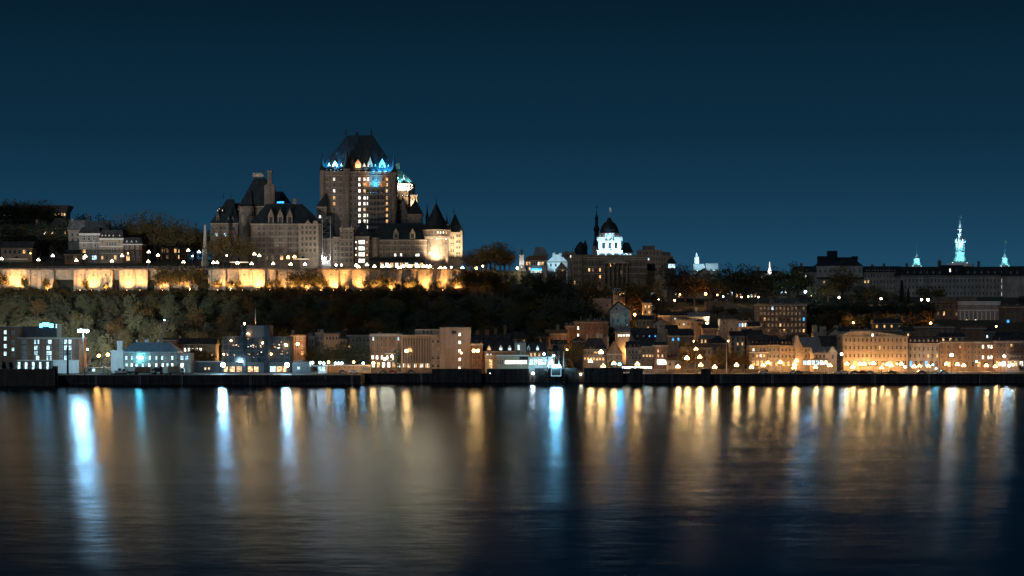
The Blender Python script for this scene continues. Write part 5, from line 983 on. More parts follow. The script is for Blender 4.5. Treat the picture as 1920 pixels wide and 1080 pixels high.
# ferry gantry
gt = tag(empty('ferry_gantry', (X(1042, 977), 977, 0)), 'dark steel ferry gantry with a blue white lit ramp frame', 'gantry'); k = 977 / F
for px in (1027, 1038, 1048, 1057):
    for yy in (-3, 3): MB().tube(((px - 1042) * k, yy, -1), ((px - 1042) * k, yy, Z(640, 977)), .22, .16, n=6).build('post', MAT['metal'], gt)
MB().box(-16 * k, 16.5 * k, -3.6, 3.6, Z(658, 977), Z(655, 977)).build('crossbeam', MAT['metal'], gt); MB().box(-6 * k, 4 * k, -2, 2, Z(655, 977), Z(647, 977)).build('winch_house', MAT['metal'], gt)
for nm, (x0, x1, p0, p1) in dict(ramp_frame=(-9, -8.2, 687, 705), ramp_frame_b=(9, 9.8, 687, 705), ramp_sill=(-9, 9.8, 704, 705)).items(): MB().box(x0 * k, x1 * k, -4.1, -3.7, Z(p1, 977), Z(p0, 977)).build('ramp_frame', EM('ramp_light' + nm, LC['cool'], 1.1), gt)
MB().box(-8 * k, 9 * k, -3.6, 3.5, Z(704, 977), Z(688, 977)).build('ramp', MAT['metal'], gt)
for i, q in enumerate((-5, 0, 6)): o = link('lamp', globe_mesh(.45, 'cyan' if i == 1 else 'cool', 700), gt, (q * k, -3.6, Z(686, 977)))
# ribbed building and its tower
rb = Blk('ribbed_building', 752, 825, 629, 1014, 20, 'conc').t('tan building with vertical ribs and a plain tower at its right end')
for px in R(755, 806, 18): MB().box(-.17, .17, -.7, 0, 0, rb.z(630.5)).build('rib', MAT['conc'], rb.host, (rb.x(px), 0, 0))
[rb.part('glazing_strip', px - .7, px + .7, 634, 681, -.06, -.01, 'glass') for px in R(756.5, 804.5, 17)]; rb.win(R(756.5, 804.5, 17), [685.5], 1.6, 7, p=.55, pk='ws'); rb.win([812, 821.5], [640, 655, 671, 686], 4, 5, p=.2, pk='m')
rb.part('penthouse', 777, 824, 617, 628.4, 5, 16, 'render'); rb.win(R(794, 808, 3), [623], 2.6, 5, y=4.95)
rb.part('plain_tower', 825, 882.5, 615, 700, -1.2, 18, 'conc'); rb.part('roof_edge', 824, 883.5, 613.8, 614.95, -1.4, 18.2, 'trim'); rb.win([862], [627, 642, 657.5, 674, 690], 4.5, 5.5, y=-1.25, lit={0: 's'}); rb.part('dark_sign', 847, 856, 620, 626, -1.4, -1.22, 'metal'); rb.part('roof_rail', 835, 872, 609.5, 613.5, 4, 4.3, 'metal')
Blk('brick_annex', 882.6, 905, 646, 1010, 14, 'brick').win([888, 898], [655, 670, 685], 3, 5.5).parapet(.4).t('narrow brick annex between the plain tower and the ferry terminal')
br = Blk('brick_inn', 693, 752, 629, 1024, 16, 'brick').win(R(700, 747, 7), [635, 646.5, 658], 2.6, 6.2, p=.05, pk='c', lit={(6, 0): 'c'}).win([699, 707], [670], 4, 7, lit={0: 's', 1: 's'}).win(R(716, 747, 4), [670], 3, 8, p=.7, pk='s').shop(R(700, 748, 6), 684, 5, 9, 'sws').parapet(.6, 'trim').t('orange brick inn with a dazzling restaurant at its foot')
br.part('balcony', 722, 744, 676, 677, -1.6, 0, 'white'); br.part('balcony', 722, 744, 662.5, 663.5, -1.2, 0, 'white')
Blk('brick_house', 545, 573, 630, 1048, 12, 'brick').win([550, 558, 566], [635, 650], 3.4, 6, trim='white').win([549, 559, 567], [662], 4, 7, p=.8, pk='wo').parapet(.4).t('red brick house with white windows right of the glass building', 'house').chimney([(547, 621, 5, 629)], 'stone')
Blk('pale_house', 576, 590, 632, 1060, 10, 'conc').win([580, 586], [640, 652], 2.6, 5).parapet(.3).t('narrow pale house right of the red brick house', 'house')
Blk('grey_house', 591, 608, 625, 1064, 10, 'stone').win([596, 603], [634, 646], 2.6, 5).parapet(.3).t('narrow grey house left of the yellow one above the trees', 'house')
Blk('yellow_house', 608, 636, 626, 1060, 10, 'render').win(R(613, 631, 4), [634], 2.6, 5).roof('hip', 622, 'slate', 2, 2).t('yellow house rising above the waterfront trees', 'house')
Blk('low_yellow_house', 636, 650, 636, 1056, 8, 'render').roof('gx', 631, 'slate').win([640, 645], [642], 2.6, 5).t('low pale house right of the yellow one', 'house')
Blk('stone_row', 650, 694, 630, 1070, 10, 'stone').win(R(655, 690, 6), [638, 650], 2.6, 5, p=.1).parapet(.3).t('grey stone row behind the big waterfront tree')
sh = Blk('long_shelter', 612, 694, 686, 992, 6, 'render', base=4.0, cornice=False).t('long pale shelter with a slanted end and three portholes', 'shelter')
sh.part('roof_slab', 610, 696, 684.5, 685.9, -.5, 6.4, 'white')
for px in (637, 646, 655): sh.part('porthole', px - .9, px + .9, 687.3, 689.2, -.06, 0, 'glass')
sh.part('blue_panel', 680, 693, 688, 695, -.1, -.02, 'blueroof'); b = MB(); b.prism([(sh.x(660), .2), (sh.x(679), .2), (sh.x(679), sh.z(687))], -.09, -.02); b.build('slanted_end', MAT['stone'], sh.host)
# glass building
gl = Blk('glass_building', 417, 543, 631, 1000, 18, 'metal', cornice=False).t('dark glass office building full of small lights with two dark piers')
gl.part('tower_stage', 452, 506, 610, 700, -.8, 14, 'metal'); rnd = random.Random(3)
for i in range(12):
    a0 = 419 + i * 10.4
    for j, (p0, p1) in enumerate(((632.5, 645), (646, 657), (658, 669), (670, 679))):
        if a0 + 9 > 543: continue
        gl.part('pane', a0, a0 + 9.6, p0, p1, -.98 if 450 < a0 < 500 else -.12, -.82 if 450 < a0 < 500 else -.02, 'glass')
for px0, px1 in ((456, 462.5), (496, 503)): gl.part('pier', px0, px1, 610, 702, -2.2, -.85, 'glass')
def interior(px, py, kd, w=1.6, h=1.4): gl.part('lit_pane', px - w / 2, px + w / 2, py - h / 2, py + h / 2, -1.06, -.99, kd)
for i in range(46):
    px = rnd.choice([rnd.uniform(421, 454), rnd.uniform(465, 494), rnd.uniform(505, 540)]); py = rnd.choice([rnd.gauss(647, 1.8), rnd.gauss(650, 2), rnd.gauss(664, .8), rnd.gauss(664, .8), rnd.uniform(634, 672)])
    interior(px, py, rnd.choice('wwosw'), rnd.uniform(.9, 2.6), rnd.uniform(.8, 1.5))
for px, w in ((424, 7), (436, 9), (449, 9), (470, 9), (481, 8), (512, 10), (524, 10), (534, 7)): gl.part('ground_window', px - w / 2, px + w / 2, 687, 697, -1.02, -.96, 'w' if px not in (481, 512) else 'c') if not 455 < px < 500 else gl.part('ground_window', px - w / 2, px + w / 2, 687, 697, -1.1, -1.0, 'w')
for px, py, c, I, r_ in ((459, 607, 'orange', 120, .4), (466, 626, 'warm', 90, .35), (434, 639, 'warm', 50, .3), (493, 643, 'warm', 80, .35), (537, 647, 'warm', 130, .45), (509, 664, 'warm', 40, .3), (420, 664, 'warm', 40, .3)): link('lamp', globe_mesh(r_, c, I), gl.host, (gl.x(px), -1.6, gl.z(py)))
MB().tube((0, 0, 0), (0, 0, 8), .25, .05, 6).build('mast', MAT['steel'], gl.host, (gl.x(477), 4, gl.z(609)))
Blk('low_dark_shed', 366, 416, 679, 1004, 12, 'metal', base=4, cornice=False).win([385, 392], [691], 3, 4, lit={0: 'w', 1: 'w'}).t('low dark shed between the blue roofed house and the glass building', 'shed').part('roof_edge', 365, 417, 677.6, 678.9, -.4, 12.4, 'steel')
Blk('cream_house', 332, 404, 646, 1062, 12, 'render').roof('gx', 634, 'slate').win([337, 349, 360, 372], [649], 3, 5).shop(R(347, 376, 5), 656, 3.6, 7, 's').chimney([(334, 630, 3, 645)], 'render').win(R(340, 398, 7), [668], 3.4, 6, p=.6, pk='wo').t('cream house with a row of white lit windows behind brown trees', 'house')
Blk('brick_house', 304, 328, 638, 1050, 10, 'brick').roof('gx', 633, 'slate').chimney([(322, 638, 5, 655)], 'conc').win([310, 317], [645], 3, 5).t('brick house behind the right end of the blue roof', 'house')
# blue roofed stone building
bb = Blk('blue_roofed_house', 231, 332, 660, 996, 16, 'stone', trim='steel').roof('hip', 642, 'blueroof', 15, 20, td=.12, over=.8).win([237, 247.5, 257, 268, 281, 293, 304, 323], [671], 3.4, 7, lit={i: 'c' for i in range(8)}).win([237.5, 247, 256, 268, 280, 293, 305, 314, 323], [684.5], 3.6, 6, p=.85, pk='cs').t('stone building with blue hip roof and rows of cold lit windows')
bb.chimney([(251, 638, 3, 645), (270, 638, 7, 643), (291, 638, 3, 645)], 'steel'); bb.part('white_end', 208, 231, 660, 700, -.4, 10, 'white'); bb.part('end_cap', 206.5, 232, 657, 660, -.8, 10.4, 'white'); bb.part('end_chimney', 217, 227, 639, 657, 3, 6, 'white')
bb.part('side_wing', 332, 357, 662, 700, .5, 12, 'stone'); bb.win([341, 350], [671], 5, 7, y=.45, lit={0: 'c', 1: 'c'}); bb.win([341], [685], 5, 8, y=.45, lit={0: 's'}); link('lamp', globe_mesh(.5, 'cyan', 160), bb.host, (bb.x(263.5), -1.2, bb.z(671)))
# hotel at the far left
hl = Blk('waterfront_hotel', 33, 148, 634, 985, 18, 'brick', trim='trim').t('brown waterfront hotel with white arcade and blue roof lettering')
for px in (45, 69, 92, 115, 123, 131.5):
    hl.win([px - 3.2, px, px + 3.2] if px < 100 else [px], [641, 652, 662, 671], 2.6 if px < 100 else 4.4, 7.5, p=.45, pk='c', trim='white')
hl.part('arcade_band', 33, 148.5, 675, 676.5, -.9, 0, 'white'); hl.part('arcade_wall', 100, 148, 676.6, 702, -.6, 0, 'white')
for px in R(4, 97, 8): hl.part('arcade_pier', px - 2.6, px + 2.6, 676.6, 702, -3.5, -1.0, 'dark')
for px in R(10.5, 91, 7): hl.part('arcade_glazing', px - 3.4, px + 3.4, 679, 692, -.5, -.3, 'c')
hl.part('stair_tower', -40, 33.5, 613, 702, -.6, 18, 'brick'); hl.win([10.5], [623, 635, 649, 663], 4.6, 7, y=-.65, lit={0: 'c'}, trim='white'); hl.win([25], [624, 642, 655, 666], 4, 6, y=-.65, p=.3, pk='c', trim='white'); hl.part('tower_edge', -42, 35, 611.6, 612.9, -1, 18.4, 'trim')
hl.part('sign_board', 38, 102, 612, 632, 5, 6, 'metal'); hl.part('chimney', 103, 111, 607, 633, 4, 7, 'conc'); hl.part('blue_lamp', 101, 103, 607.5, 615, 4.2, 4.6, 'c')
flood((X(55, 1004), 1001.5, hl.zb + hl.h + 1.0), (-8, 100, 2), 'pure', 1000000, 'rear roof floodlight of the waterfront hotel lighting the cliff trees', angle=86, stand=.7)
SG = EM('sign_blue', (.1, .62, 1.0), 9, sample='AUTO')
for i, (px, w, sh_) in enumerate(((72.5, 4.4, 'o'), (77.5, 4, 'n'), (81.8, 4, 'e'), (86, 4, 'e'), (90.2, 3.6, 's'), (94, 3.2, 'o'))):
    b = MB(); h_ = 7 * hl.k; q = w * hl.k / 2; t_ = .3
    b.box(-q, -q + t_, 0, .2, 0, h_ * .8); b.box(-q, q, 0, .2, h_ * .8, h_ * .8 + t_)
    if sh_ in 'o': b.box(q - t_, q, 0, .2, 0, h_ * .8); b.box(-q + t_, q - t_, 0, .2, 0, t_)
    if sh_ in 'n': b.box(q - t_, q, 0, .2, 0, h_ * .8)
    if sh_ in 'es': b.box(-q + t_, q, 0, .2, 0, t_); b.box(-q + t_, q, 0, .2, h_ * .4, h_ * .4 + t_)
    b.build('sign_letter', SG, hl.host, (hl.x(px), 4.6, hl.z(614) + (.5 if sh_ in 'ne' else 0)))
# dark pier posts at the left edge
for i, px in enumerate((100, 103.5, 107)):
    yy = 928; o = MB().lathe([(.45, -3), (.42, 0), (.4, Z(686, yy))], 8).build('mooring_pile', MAT['wood'], None, (X(px, yy - 4), yy - 4, 0)); tag(o, 'dark timber mooring pile beside the left pier, %s from the left' % ORD[i], 'pile', 'mooring piles at the left pier')
b = MB().lathe([(.5, -1), (.45, Z(650, 950) - 0)], 8).build('steel_pile', MAT['metal'], None, (X(127, 950), 950, 0)); tag(b, 'tall black steel pile in front of the waterfront hotel', 'pile')
pr = tag(empty('timber_pier', (X(40, 922), 922, -1)), 'black timber clad pier wall at the lower left', 'pier')
for q in range(16): MB().box(-21.5 + q * 2.25, -19.35 + q * 2.25, 0, 1.5, 0, Z(691 + (q % 3) * .6, 922) + 1).build('plank', MAT['wood'], pr)

# more small houses packed into the old town slope
for a_, c_, t_, Y_, w_, rf, lab in ((1250, 1270, 618, 1126, 'brick', 'gx', 'small brick house above the dark old town roof'), (1318, 1346, 616, 1122, 'brown', 'gx', 'small brown house under the pair of white lamps'), (1370, 1396, 630, 1094, 'render', 'gx', 'pale house left of the broad pale chimneys'), (1513, 1531, 642, 1072, 'brown', 'gy', 'narrow gabled house behind the pale end gable'), (1576, 1604, 622, 1106, 'brick', 'gx', 'brick house left of the brown upper house'), (1690, 1724, 622, 1104, 'brown', 'gx', 'brown house left of the warm upper house'), (1196, 1226, 600, 1142, 'brown', 'gx', 'brown house under the orange slope lamp'), (1072, 1098, 640, 1082, 'brick', 'gy', 'gabled brick house behind the hip roofed stone house'), (1034, 1062, 646, 1070, 'render', 'gx', 'pale house behind the ferry gantry'), (1226, 1252, 606, 1138, 'stone', 'gy', 'grey gabled house right of the dazzling yellow lamp'), (1404, 1424, 612, 1128, 'render', 'gx', 'pale house beside the brown apartment block'), (1640, 1690, 606, 1140, 'brown', 'gx', 'long brown house under the bright orange roof lamp')):
    h_ = Blk('slope_house', a_, c_, t_, Y_, 10, w_).roof(rf, t_ - 9, 'slate').win(R(a_ + 4, c_ - 4, max(2, int((c_ - a_) / 7))), [t_ + 6, t_ + 15, t_ + 24], 3, 5, p=.22, pk='wwom').t(lab, 'house')
    h_.chimney([(a_ + 3, t_ - 15, 4, t_ - 4)])
# ------------------------------------------------------------------ street lamps
wl_ = [(1107, 678, 'warm', 170), (1127, 661, 'warm', 400), (1131, 687, 'warm', 170), (1151, 682, 'warm', 190), (1161.5, 683, 'blue', 700), (1195, 683, 'warm', 170), (1271, 688, 'warm', 190), (1288, 672, 'warm', 330), (1305, 655, 'warm', 60), (1312, 670, 'warm', 170), (1314, 685, 'warm', 210), (1340, 689, 'warm', 230), (1381, 685, 'warm', 240), (1409, 689, 'warm', 190), (1431, 686, 'warm', 230), (1440, 681, 'warm', 150), (1463, 680, 'warm', 400), (1490, 684, 'warm', 260), (1493, 677, 'warm', 200), (1489, 690, 'warm', 160), (1529, 689, 'warm', 170), (1548, 681, 'warm', 140), (1556, 686, 'warm', 160), (1588, 683, 'warm', 420), (1599, 689, 'warm', 170), (1613, 683, 'warm', 330), (1620, 683, 'warm', 330), (1638, 682, 'warm', 330), (1653, 690, 'warm', 110), (1664, 684, 'warm', 260), (1671, 686, 'warm', 190), (1690, 683, 'warm', 330), (1697, 688, 'white', 240), (1714, 688, 'warm', 160), (1724, 687, 'warm', 80), (1741, 687, 'warm', 110), (1749, 684, 'cyan', 60), (1755, 691, 'cyan', 90), (1775, 683, 'warm', 280), (1795, 684, 'warm', 190), (1807, 686, 'warm', 170), (1849.5, 686, 'warm', 280), (1866, 688, 'warm', 100), (1876, 684, 'warm', 150), (1892, 686, 'cool', 240), (1899, 684, 'white', 260), (1831, 678, 'cyan', 40)]
for i, (px, py, c, I) in enumerate(sorted(wl_)):
    Y = 1003 if py > 676 else 1012
    if py >= 688: Y = 978
    if 1395 < px < 1500 and py < 687: Y = 1030
    if 1581 < px < 1700: Y = 1028 if py < 688 else 985
    if 1700 < px: Y = 1028 if py < 688 else 985
    lamp(px, py, c, I * (.75 if px > 1400 else 1.5), .34, Y=Y, base=QZ, style='cluster' if c == 'warm' else 'single', label='%s lamp on the right waterfront promenade, %s promenade lamp from the left' % (dict(warm='golden', white='white', cool='bluish white', cyan='cyan', blue='blue')[c], ordw(i)) if c != 'blue' else 'blue glowing lamp by the dock walls', group='promenade lamps' if c != 'blue' else None)
ml = [(1126, 575, 'white', 110, 5, 'bare white lamp on the blank pale house'), (1190, 590, 'orange', 500, 6, 'orange street lamp below the warm lit house on the slope'), (1222, 610, 'warm', 1100, 6, 'dazzling yellow street lamp above the steep gabled roof'), (1235, 562, 'white', 420, 6, 'white street lamp right of the big slope tree'), (1265, 563, 'warm', 260, 6, 'small warm street lamp on the slope below the park'), (1243, 540, 'warm', 700, 8, 'bright orange street lamp beside the white monument'), (1323, 551, 'orange', 800, 8, 'bright orange street lamp in the middle of the park trees'), (1325.5, 598, 'white', 420, 7, 'upper of two white lamps above the long brown house'), (1326, 607, 'white', 420, 7, 'lower of two white lamps above the long brown house'), (1092, 526, 'warm', 500, 7, 'warm street lamp in front of the left post office corner'), (1117, 537, 'white', 420, 6, 'white street lamp in front of the post office'), (1036, 502, 'warm', 100, 6, 'warm street lamp before the white stepped gable'),
      (1510, 547, 'cool', 880, 8, 'cool white street lamp left of the seminary centre'), (1523, 553, 'white', 320, 5, 'small white park lamp right of the cool street lamp'), (1573, 558, 'white', 360, 5, 'white park lamp on the rampart below the seminary centre'), (1652, 560, 'white', 360, 5, 'white park lamp on the rampart left of the conifer'), (1728, 562, 'white', 360, 5, 'left of two white lamps by the customs house'), (1740, 562, 'white', 1040, 6, 'right brighter one of two white lamps by the customs house'), (1679, 605, 'orange', 600, 7, 'bright orange street lamp over the dark upper roofs at right'), (1700, 617, 'cool', 110, 6, 'cool lamp on a roof terrace above the dormered row'), (893, 503, 'orange', 600, 7, 'bright orange street lamp among the trees right of the hotel'), (905, 499, 'white', 110, 7, 'white street lamp right of the bright orange one'), (970, 503, 'white', 420, 7, 'glaring white lamp on the cliff edge right of the hotel'), (18, 452, 'orange', 60, 6, 'small orange lamp in the dark garden at far left'), (57, 475, 'orange', 70, 6, 'orange lamp on the hill path at far left'),
      (1345, 553, 'warm', 60, 5, 'small warm park lamp left of the white glow'), (1356, 556, 'cool', 60, 5, 'small cool park lamp under the dark park trees'), (1390, 557, 'white', 60, 5, 'small white park lamp under the tallest park tree'), (1403, 556, 'warm', 60, 5, 'small warm park lamp right of the tallest park tree'), (1422, 557, 'white', 70, 5, 'small white park lamp in the middle of the park edge'), (1450, 546, 'cool', 50, 5, 'small cool park lamp left of the rampart'), (1465, 548, 'cool', 60, 5, 'cool park lamp beside the small white ones'), (1275, 552, 'warm', 60, 5, 'warm park lamp at the left end of the park')]
for px, py, c, I, hm, lab in ml:
    y0 = 1000
    if py < 570: y0 = 1180
    if 860 < px < 1000: y0 = 1192
    lamp(px, py, c, I, .36, Y=hit(px, py, hm, y0=y0), label=lab)
cl = [(762, 658, 'warm', 900, 996, 'single', 'tall orange street lamp in front of the ribbed building'), (892, 658, 'warm', 480, 995, 'double', 'tall twin headed orange lamp left of the ferry terminal'), (865, 662, 'warm', 60, 1000, 'single', 'thin dim street lamp before the plain tan tower'), (185, 667, 'orange', 900, 1010, 'single', 'left orange street lamp between hotel and blue roofed building'), (202, 665, 'orange', 700, 1014, 'single', 'right orange street lamp beside the blue roofed building'), (164, 655, 'cool', 60, 990, 'single', 'thin cool street lamp right of the floodlight mast'), (395, 671, 'warm', 1300, 1079, 'single', 'warm lamp under the brown trees by the glass building'), (381, 662, 'warm', 1300, 1079, 'single', 'small warm lamp before the cream house'), (371, 668, 'white', 700, 1079, 'single', 'white lamp before the cream house'), (558, 645, 'warm', 800, 1040, 'single', 'warm lamp on the red brick house front'), (565, 671, 'warm', 1300, 1079, 'single', 'bright warm lamp right of the red brick house'), (556, 668, 'warm', 900, 1079, 'single', 'warm lamp at the foot of the red brick house'),
      (586, 680, 'pure', 170, 1004, 'single', 'white lamp at the left end of the long shelter'), (600, 680, 'pure', 190, 1004, 'single', 'second white lamp behind the long shelter'), (607, 681, 'cool', 170, 1004, 'single', 'cool lamp where the long shelter begins'), (616, 679, 'warm', 190, 985, 'single', 'warm lamp lighting a tree trunk behind the shelter'), (629, 681, 'cool', 150, 1004, 'single', 'first of three cool lamps over the shelter roof'), (635, 681, 'cool', 150, 1004, 'single', 'second of three cool lamps over the shelter roof'), (641, 681, 'cool', 150, 1004, 'single', 'third of three cool lamps over the shelter roof'), (663, 679, 'warm', 220, 985, 'single', 'warm lamp behind the shelter right of the cool ones'), (681, 681, 'cool', 150, 1004, 'single', 'cool lamp near the right end of the shelter'), (700, 681, 'warm', 420, 986, 'single', 'dazzling warm lamp at the right end of the shelter'), (721, 673, 'white', 260, 1012, 'single', 'bright lamp before the brick inn restaurant'), (735, 668, 'white', 260, 1014, 'single', 'second bright lamp before the brick inn restaurant'),
      (1038, 667, 'cool', 150, 992, 'single', 'cool lamp above the blue lit kiosk'), (1020, 664, 'cool', 190, 994, 'single', 'cool lamp left of the ferry gantry'), (919, 700, 'pure', 150, 978, 'single', 'low white lamp in the first dock gap'), (999, 700, 'pure', 190, 978, 'single', 'low white lamp in the second dock gap'), (1089, 702, 'white', 70, 978, 'single', 'low warm white lamp in the third dock gap'), (1578, 664, 'pure', 190, 1008, 'single', 'tall white lamp left of the long pale facade'), (1784, 666, 'pure', 700, 1006, 'single', 'tall glaring white lamp before the brown row'), (1883, 668, 'pure', 150, 1006, 'single', 'tall white lamp at the right edge'), (418, 684, 'cool', 3300, 968, 'single', 'blinding blue white quay lamp left of the glass building'), (538, 684, 'cool', 2900, 968, 'single', 'blinding blue white quay lamp right of the glass building')]
for px, py, c, I, Y, st, lab in cl:
    lamp(px, py, c, I, .5 if I > 1000 else .38, Y=Y, base=QZ if Y < 1085 else None, style=st, label=lab)
# string of small lights by the third dock wall
sl = tag(empty('light_string', (X(1195, 984), 984, QZ)), 'string of small white bulbs above the dock walls', 'string lights')
for px in (1167, 1222): MB().lathe([(.06, 0), (.05, Z(686, 984) - QZ)], 6).build('post', MAT['metal'], sl, (X(px, 984) - sl.location.x, 0, 0))
MB().tube((X(1167, 984) - sl.location.x, 0, Z(687, 984) - QZ), (X(1222, 984) - sl.location.x, 0, Z(687.5, 984) - QZ), .03, n=4).build('cable', MAT['metal'], sl)
for i, px in enumerate(R(1168, 1220, 15)): link('bulb', globe_mesh(.2, 'white' if i % 4 else 'cool', 14), sl, (X(px, 984) - sl.location.x, -.05, Z(687.6 + (i % 3) * .4, 984) - QZ - .2))
# floodlight mast
m = tag(empty('floodlight_mast', (X(156, 958), 958, QZ)), 'tall floodlight mast with a blinding blue white head by the hotel', 'light mast'); zt = Z(622, 958) - QZ
MB().lathe([(.4, 0), (.35, 1), (.3, zt)], 8).build('pole', MAT['steel'], m); MB().box(-2.4, 2.4, -.3, .3, zt + 1.0, zt + 1.2).build('head_frame', MAT['steel'], m)
for q in (-1.9, -.65, .65, 1.9): link('lamp', globe_mesh(.62, 'cool', 650), m, (q, -.1, zt + .35))
# crane with a lattice boom
c = tag(empty('crawler_crane', (X(297, 962), 962, QZ)), 'dark crawler crane with a long slanted lattice boom on the left quay', 'crane')
for s_ in (-1, 1): MB().prismx([(-2.2, .1), (2.2, .1), (2.5, .6), (2.2, 1.1), (-2.2, 1.1), (-2.5, .6)], s_ * 1.6 - .45, s_ * 1.6 + .45).build('crawler_track', MAT['rubber'], c)
MB().box(-1.9, 1.9, -2.4, 2.0, 1.15, 2.9).build('body', MAT['metal'], c); MB().box(.9, 1.9, -2.45, -1.2, 2.92, 3.6).build('cab', MAT['glass'], c)
p0 = Vector((.3, 0, 2.6)); p1 = Vector((X(310, 962) - X(297, 962), 1, Z(580, 962) - QZ)); d = p1 - p0; bx = MB()
for ox, oy in ((-.35, -.3), (.35, -.3), (.35, .3), (-.35, .3)): bx.tube(p0 + Vector((ox, oy, 0)), p1 + Vector((ox * .5, oy * .5, 0)), .08, n=4)
bx.build('boom', MAT['steel'], c)
for j in range(18):
    a_, b_ = p0 + d * (j / 18), p0 + d * ((j + 1) / 18); s_ = 1 if j % 2 else -1; MB().tube(a_ + Vector((-.33 * s_, -.28, 0)), b_ + Vector((.33 * s_, -.28, 0)), .05, n=4).build('lacing', MAT['steel'], c)
MB().tube(p1, (-1.6, 0, 5.5), .03, n=4).build('pendant_cable', MAT['metal'], c); MB().tube((-1.4, 0, 2.9), (-1.6, 0, 5.5), .1, n=5).build('gantry_frame', MAT['metal'], c); link('lamp', globe_mesh(.22, 'cool', 6), c, p0 + d * .82)
# flagpoles on the promenade
for px, py, lab in ((1362, 636, 'tall pale flagpole with a small flag on the promenade'), (1463, 650, 'pale flagpole in front of the arched dormer house'), (1547, 655, 'dark thin flagpole beside the cafe')):
    r = tag(empty('flagpole', (X(px, 992), 992, QZ)), lab, 'flagpole'); h_ = Z(py, 992) - QZ
    MB().lathe([(.16, 0), (.09, h_)], 7).build('pole', MAT['steel'], r); MB().lathe([(.12, h_), (.14, h_ + .15), (.02, h_ + .3)], 7).build('finial', MAT['steel'], r)
    if px == 1362: MB().hexa([(.1, -.03, h_ - 1.6), (1.2, .1, h_ - 2.2), (1.2, .16, h_ - 2.2), (.1, .03, h_ - 1.6)], [(.1, -.03, h_ - .3), (1.0, .1, h_ - 1.2), (1.0, .16, h_ - 1.2), (.1, .03, h_ - .3)]).build('flag', MAT['blueroof'], r)
# ------------------------------------------------------------------ vehicles
HL = EM('headlight', (1, .95, .85), 14); TLm = EM('tail_light', (1, .08, .03), 3)
def car(px, Y, mat, lab, rz=0, lights=False, z=None):
    r = tag(empty('parked_car', (X(px, Y), Y, QZ if z is None else z), rz=rz), lab, 'car', None)
    b = MB(); b.prism([(-2.15, .35), (2.15, .35), (2.2, .75), (1.5, .9), (-1.9, .95), (-2.2, .8)], -.85, .85); b.hip(-1.6, 1.1, -.8, .8, .92, -1.25, .4, -.65, .65, 1.48); b.build('body', MAT[mat], r)
    g_ = MB(); g_.hip(-1.5, 1.0, -.815, .815, .97, -1.25, .45, -.69, .69, 1.4); g_.build('glass', MAT['glass'], r)
    for sx_ in (-1.35, 1.35):
        for sy_ in (-.82, .82): w = MB().lathe([(.33, -.1), (.33, .1)], 10).build('wheel', MAT['rubber'], r, (sx_, sy_, .33)); w.rotation_euler = (math.radians(90), 0, 0)
    for sy_ in (-.55, .55):
        MB().box(2.16, 2.24, sy_ - .15, sy_ + .15, .6, .75).build('headlight', HL if lights else MAT['steel'], r); MB().box(-2.24, -2.16, sy_ - .15, sy_ + .15, .65, .8).build('tail_light', TLm if lights else MAT['carred'], r)
    return r
for px, Y, mt, lab, rz, li in ((1430, 974, 'carwhite', 'white car parked by the promenade edge below the row houses', .1, False), (1487, 976, 'carwhite', 'white car between the bright lamps before the pale gable', 0, False), (1497, 974, 'cargrey', 'grey car right of the white car before the pale gable', .05, False), (1571, 976, 'carwhite', 'white car with headlights near the cafe', 3.0, True), (1583, 977, 'carwhite', 'white car left of the long pale facade lamps', 0, True), (1603, 980, 'cargrey', 'grey car parked under the long pale facade', 0, False), (1618, 980, 'carred', 'dark red car parked under the long pale facade', 0, False), (1629, 980, 'carwhite', 'white car parked under the long pale facade', 3.14, False), (1672, 979, 'cargrey', 'dark car at the promenade edge right of the parked row', 0, False), (1728, 979, 'cargrey', 'dark car before the dormered row', .1, False), (1770, 979, 'carwhite', 'pale car before the brown row', 0, False), (664, 985, 'carwhite', 'white car in front of the long shelter', 0, False), (643, 986, 'cargrey', 'dark car in front of the long shelter', 0, False), (718, 990, 'cargrey', 'dark car before the brick inn', .4, False), (737, 990, 'carred', 'red car before the brick inn', 0, False), (772, 990, 'cargrey', 'dark car under the tall orange street lamp', 0, False)):
    car(px, Y, mt, lab, rz, li)
def truck(px, Y, lab, box='conc', L_=6.0, hgt=2.6, flip=1):
    r = tag(empty('parked_truck', (X(px, Y), Y, QZ), rz=0 if flip > 0 else math.pi), lab, 'truck')
    MB().box(-L_ / 2, L_ / 2 + 1.9, -.9, .9, .6, .85).build('chassis', MAT['metal'], r); MB().box(-L_ / 2, L_ / 2 - .2, -1.1, 1.1, .86, .86 + hgt).build('cargo_box', MAT[box], r)
    MB().prism([(L_ / 2, .86), (L_ / 2 + 1.9, .86), (L_ / 2 + 1.9, 1.7), (L_ / 2 + 1.5, 2.7), (L_ / 2, 2.7)], -1.0, 1.0).build('cab', MAT['carwhite'], r); MB().prism([(L_ / 2 + .5, 1.75), (L_ / 2 + 1.8, 1.75), (L_ / 2 + 1.45, 2.5), (L_ / 2 + .5, 2.5)], -1.03, 1.03).build('glass', MAT['glass'], r)
    for sx_ in (-L_ / 3, L_ / 2 + 1.0):
        for sy_ in (-.85, .85): w = MB().lathe([(.48, -.15), (.48, .15)], 10).build('wheel', MAT['rubber'], r, (sx_, sy_, .48)); w.rotation_euler = (math.radians(90), 0, 0)
    return r
truck(268, 960, 'tan box truck parked on the left quay before the blue roofed building', 'brown', 7.0, 2.6); truck(327, 960, 'pale box truck right of the crane on the left quay', 'conc', 5.5, 2.8); truck(248, 956, 'low flat truck at the edge of the left quay', 'metal', 5.0, .6, -1)
